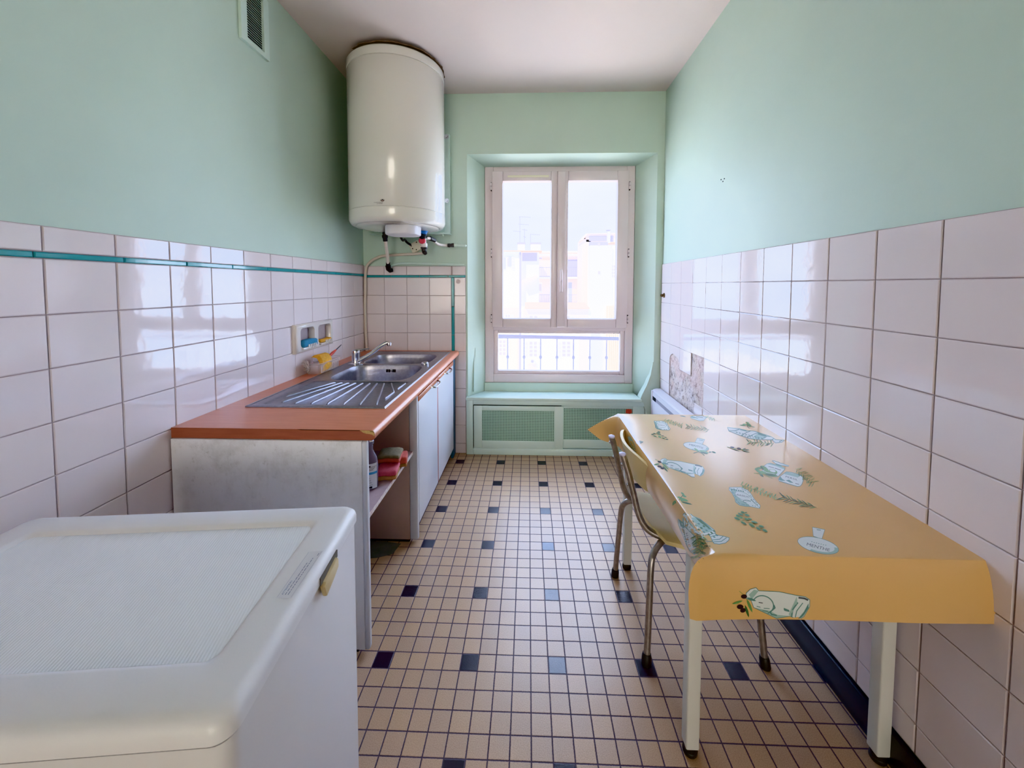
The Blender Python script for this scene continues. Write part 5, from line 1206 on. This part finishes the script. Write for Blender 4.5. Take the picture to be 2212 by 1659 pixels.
bd = lambda G: [G[0][j] for j in range(nv+1)]+[G[i][nv] for i in range(1, nu+1)]+[G[nu][j] for j in range(nv-1, -1, -1)]+[G[i][0] for i in range(nu-1, 0, -1)]
a_, c_ = bd(G1), bd(G2)
for i in range(len(a_)): m.bm.faces.new((a_[i], a_[(i+1) % len(a_)], c_[(i+1) % len(a_)], c_[i]))
m.build('seat', CRM, ch, recalc=True, angle=50)
# curved backrest
m = MB(); nu, nv = 30, 10; FB = []
def back_pt(u, v, off=0):              # u -1..1 across (far = +1), v 0..1 up
    sh = (1-abs(u)**5*.55); zm = .580; hh = .058*sh; z = zm+(v*2-1)*hh-.006*(abs(u)**3)
    y = -1.185+.186*u; x = .7905+.055*u*u+.28*(.635-z)*.9+off
    return Vector((x, y, z))
rim = []
for k in range(2):
    Gd = [[m.bm.verts.new(back_pt(-1+2*i/nu, j/nv, .010*k)) for j in range(nv+1)] for i in range(nu+1)]
    for i in range(nu):
        for j in range(nv):
            q = (Gd[i][j], Gd[i][j+1], Gd[i+1][j+1], Gd[i+1][j]); m.bm.faces.new(q if k == 0 else q[::-1])
    FB.append([Gd[0][j] for j in range(nv+1)]+[Gd[i][nv] for i in range(1, nu+1)]+[Gd[nu][j] for j in range(nv-1, -1, -1)]+[Gd[i][0] for i in range(nu-1, 0, -1)])
for i in range(len(FB[0])): m.bm.faces.new((FB[0][i], FB[0][(i+1) % len(FB[0])], FB[1][(i+1) % len(FB[0])], FB[1][i]))
bk = m.build('backrest', CRM, ch, recalc=True, angle=50)
m = MB(); m.face([tuple(back_pt(u, v, -.0012)) for u, v in ((-.02, .45), (.12, .45), (.12, .80), (-.02, .80))]); m.build('label', pm('faded_label', (214, 200, 190), .5), bk)

# ================================================================== LIGHT
w = bpy.data.worlds.new('sky'); bpy.context.scene.world = w; w.use_nodes = True; t = NT(w); bg = w.node_tree.nodes['Background']
d = t.new('ShaderNodeTexCoord').outputs['Generated']; x, y, z = t.xyz(d)
f = t.ramp(t.noise(2.6, 6, .55, t.scale(d, 1, 1, 2.6)), .40, .66)
skyc = t.mix(t.ramp(z, .0, .5), (.56, .70, 1, 1), (.40, .58, 1, 1)); skyc = t.mix(t.m('MULTIPLY', f, .6), skyc, (.86, .92, 1, 1))
t.l.new(skyc, bg.inputs[0]); bg.inputs[1].default_value = SKY
sun = bpy.data.lights.new('sun', 'SUN'); sun.energy = SUN; sun.angle = math.radians(.6); sun.color = (1, .95, .87)
so = bpy.data.objects.new('sun', sun); C.objects.link(so); so.rotation_euler = (math.radians(50), 0, math.radians(-28))
la = bpy.data.lights.new('fill_light', 'AREA'); la.shape = 'RECTANGLE'; la.size = 1.8; la.size_y = 2.0; la.energy = FILL; la.color = (1, .90, .82)  # unseen fill light, added far behind the camera to brighten the room evenly
lo_ = bpy.data.objects.new('fill_light', la); C.objects.link(lo_); lo_.location = (.34, -8.9, 1.35); lo_.rotation_euler = (PI/2, 0, 0)
sc = bpy.context.scene
sc.view_settings.view_transform = 'Khronos PBR Neutral'; sc.view_settings.exposure = EXPO
sc.cycles.max_bounces = 10; sc.cycles.diffuse_bounces = 6; sc.cycles.transparent_max_bounces = 12; sc.cycles.sample_clamp_indirect = 8; sc.cycles.use_denoising = True
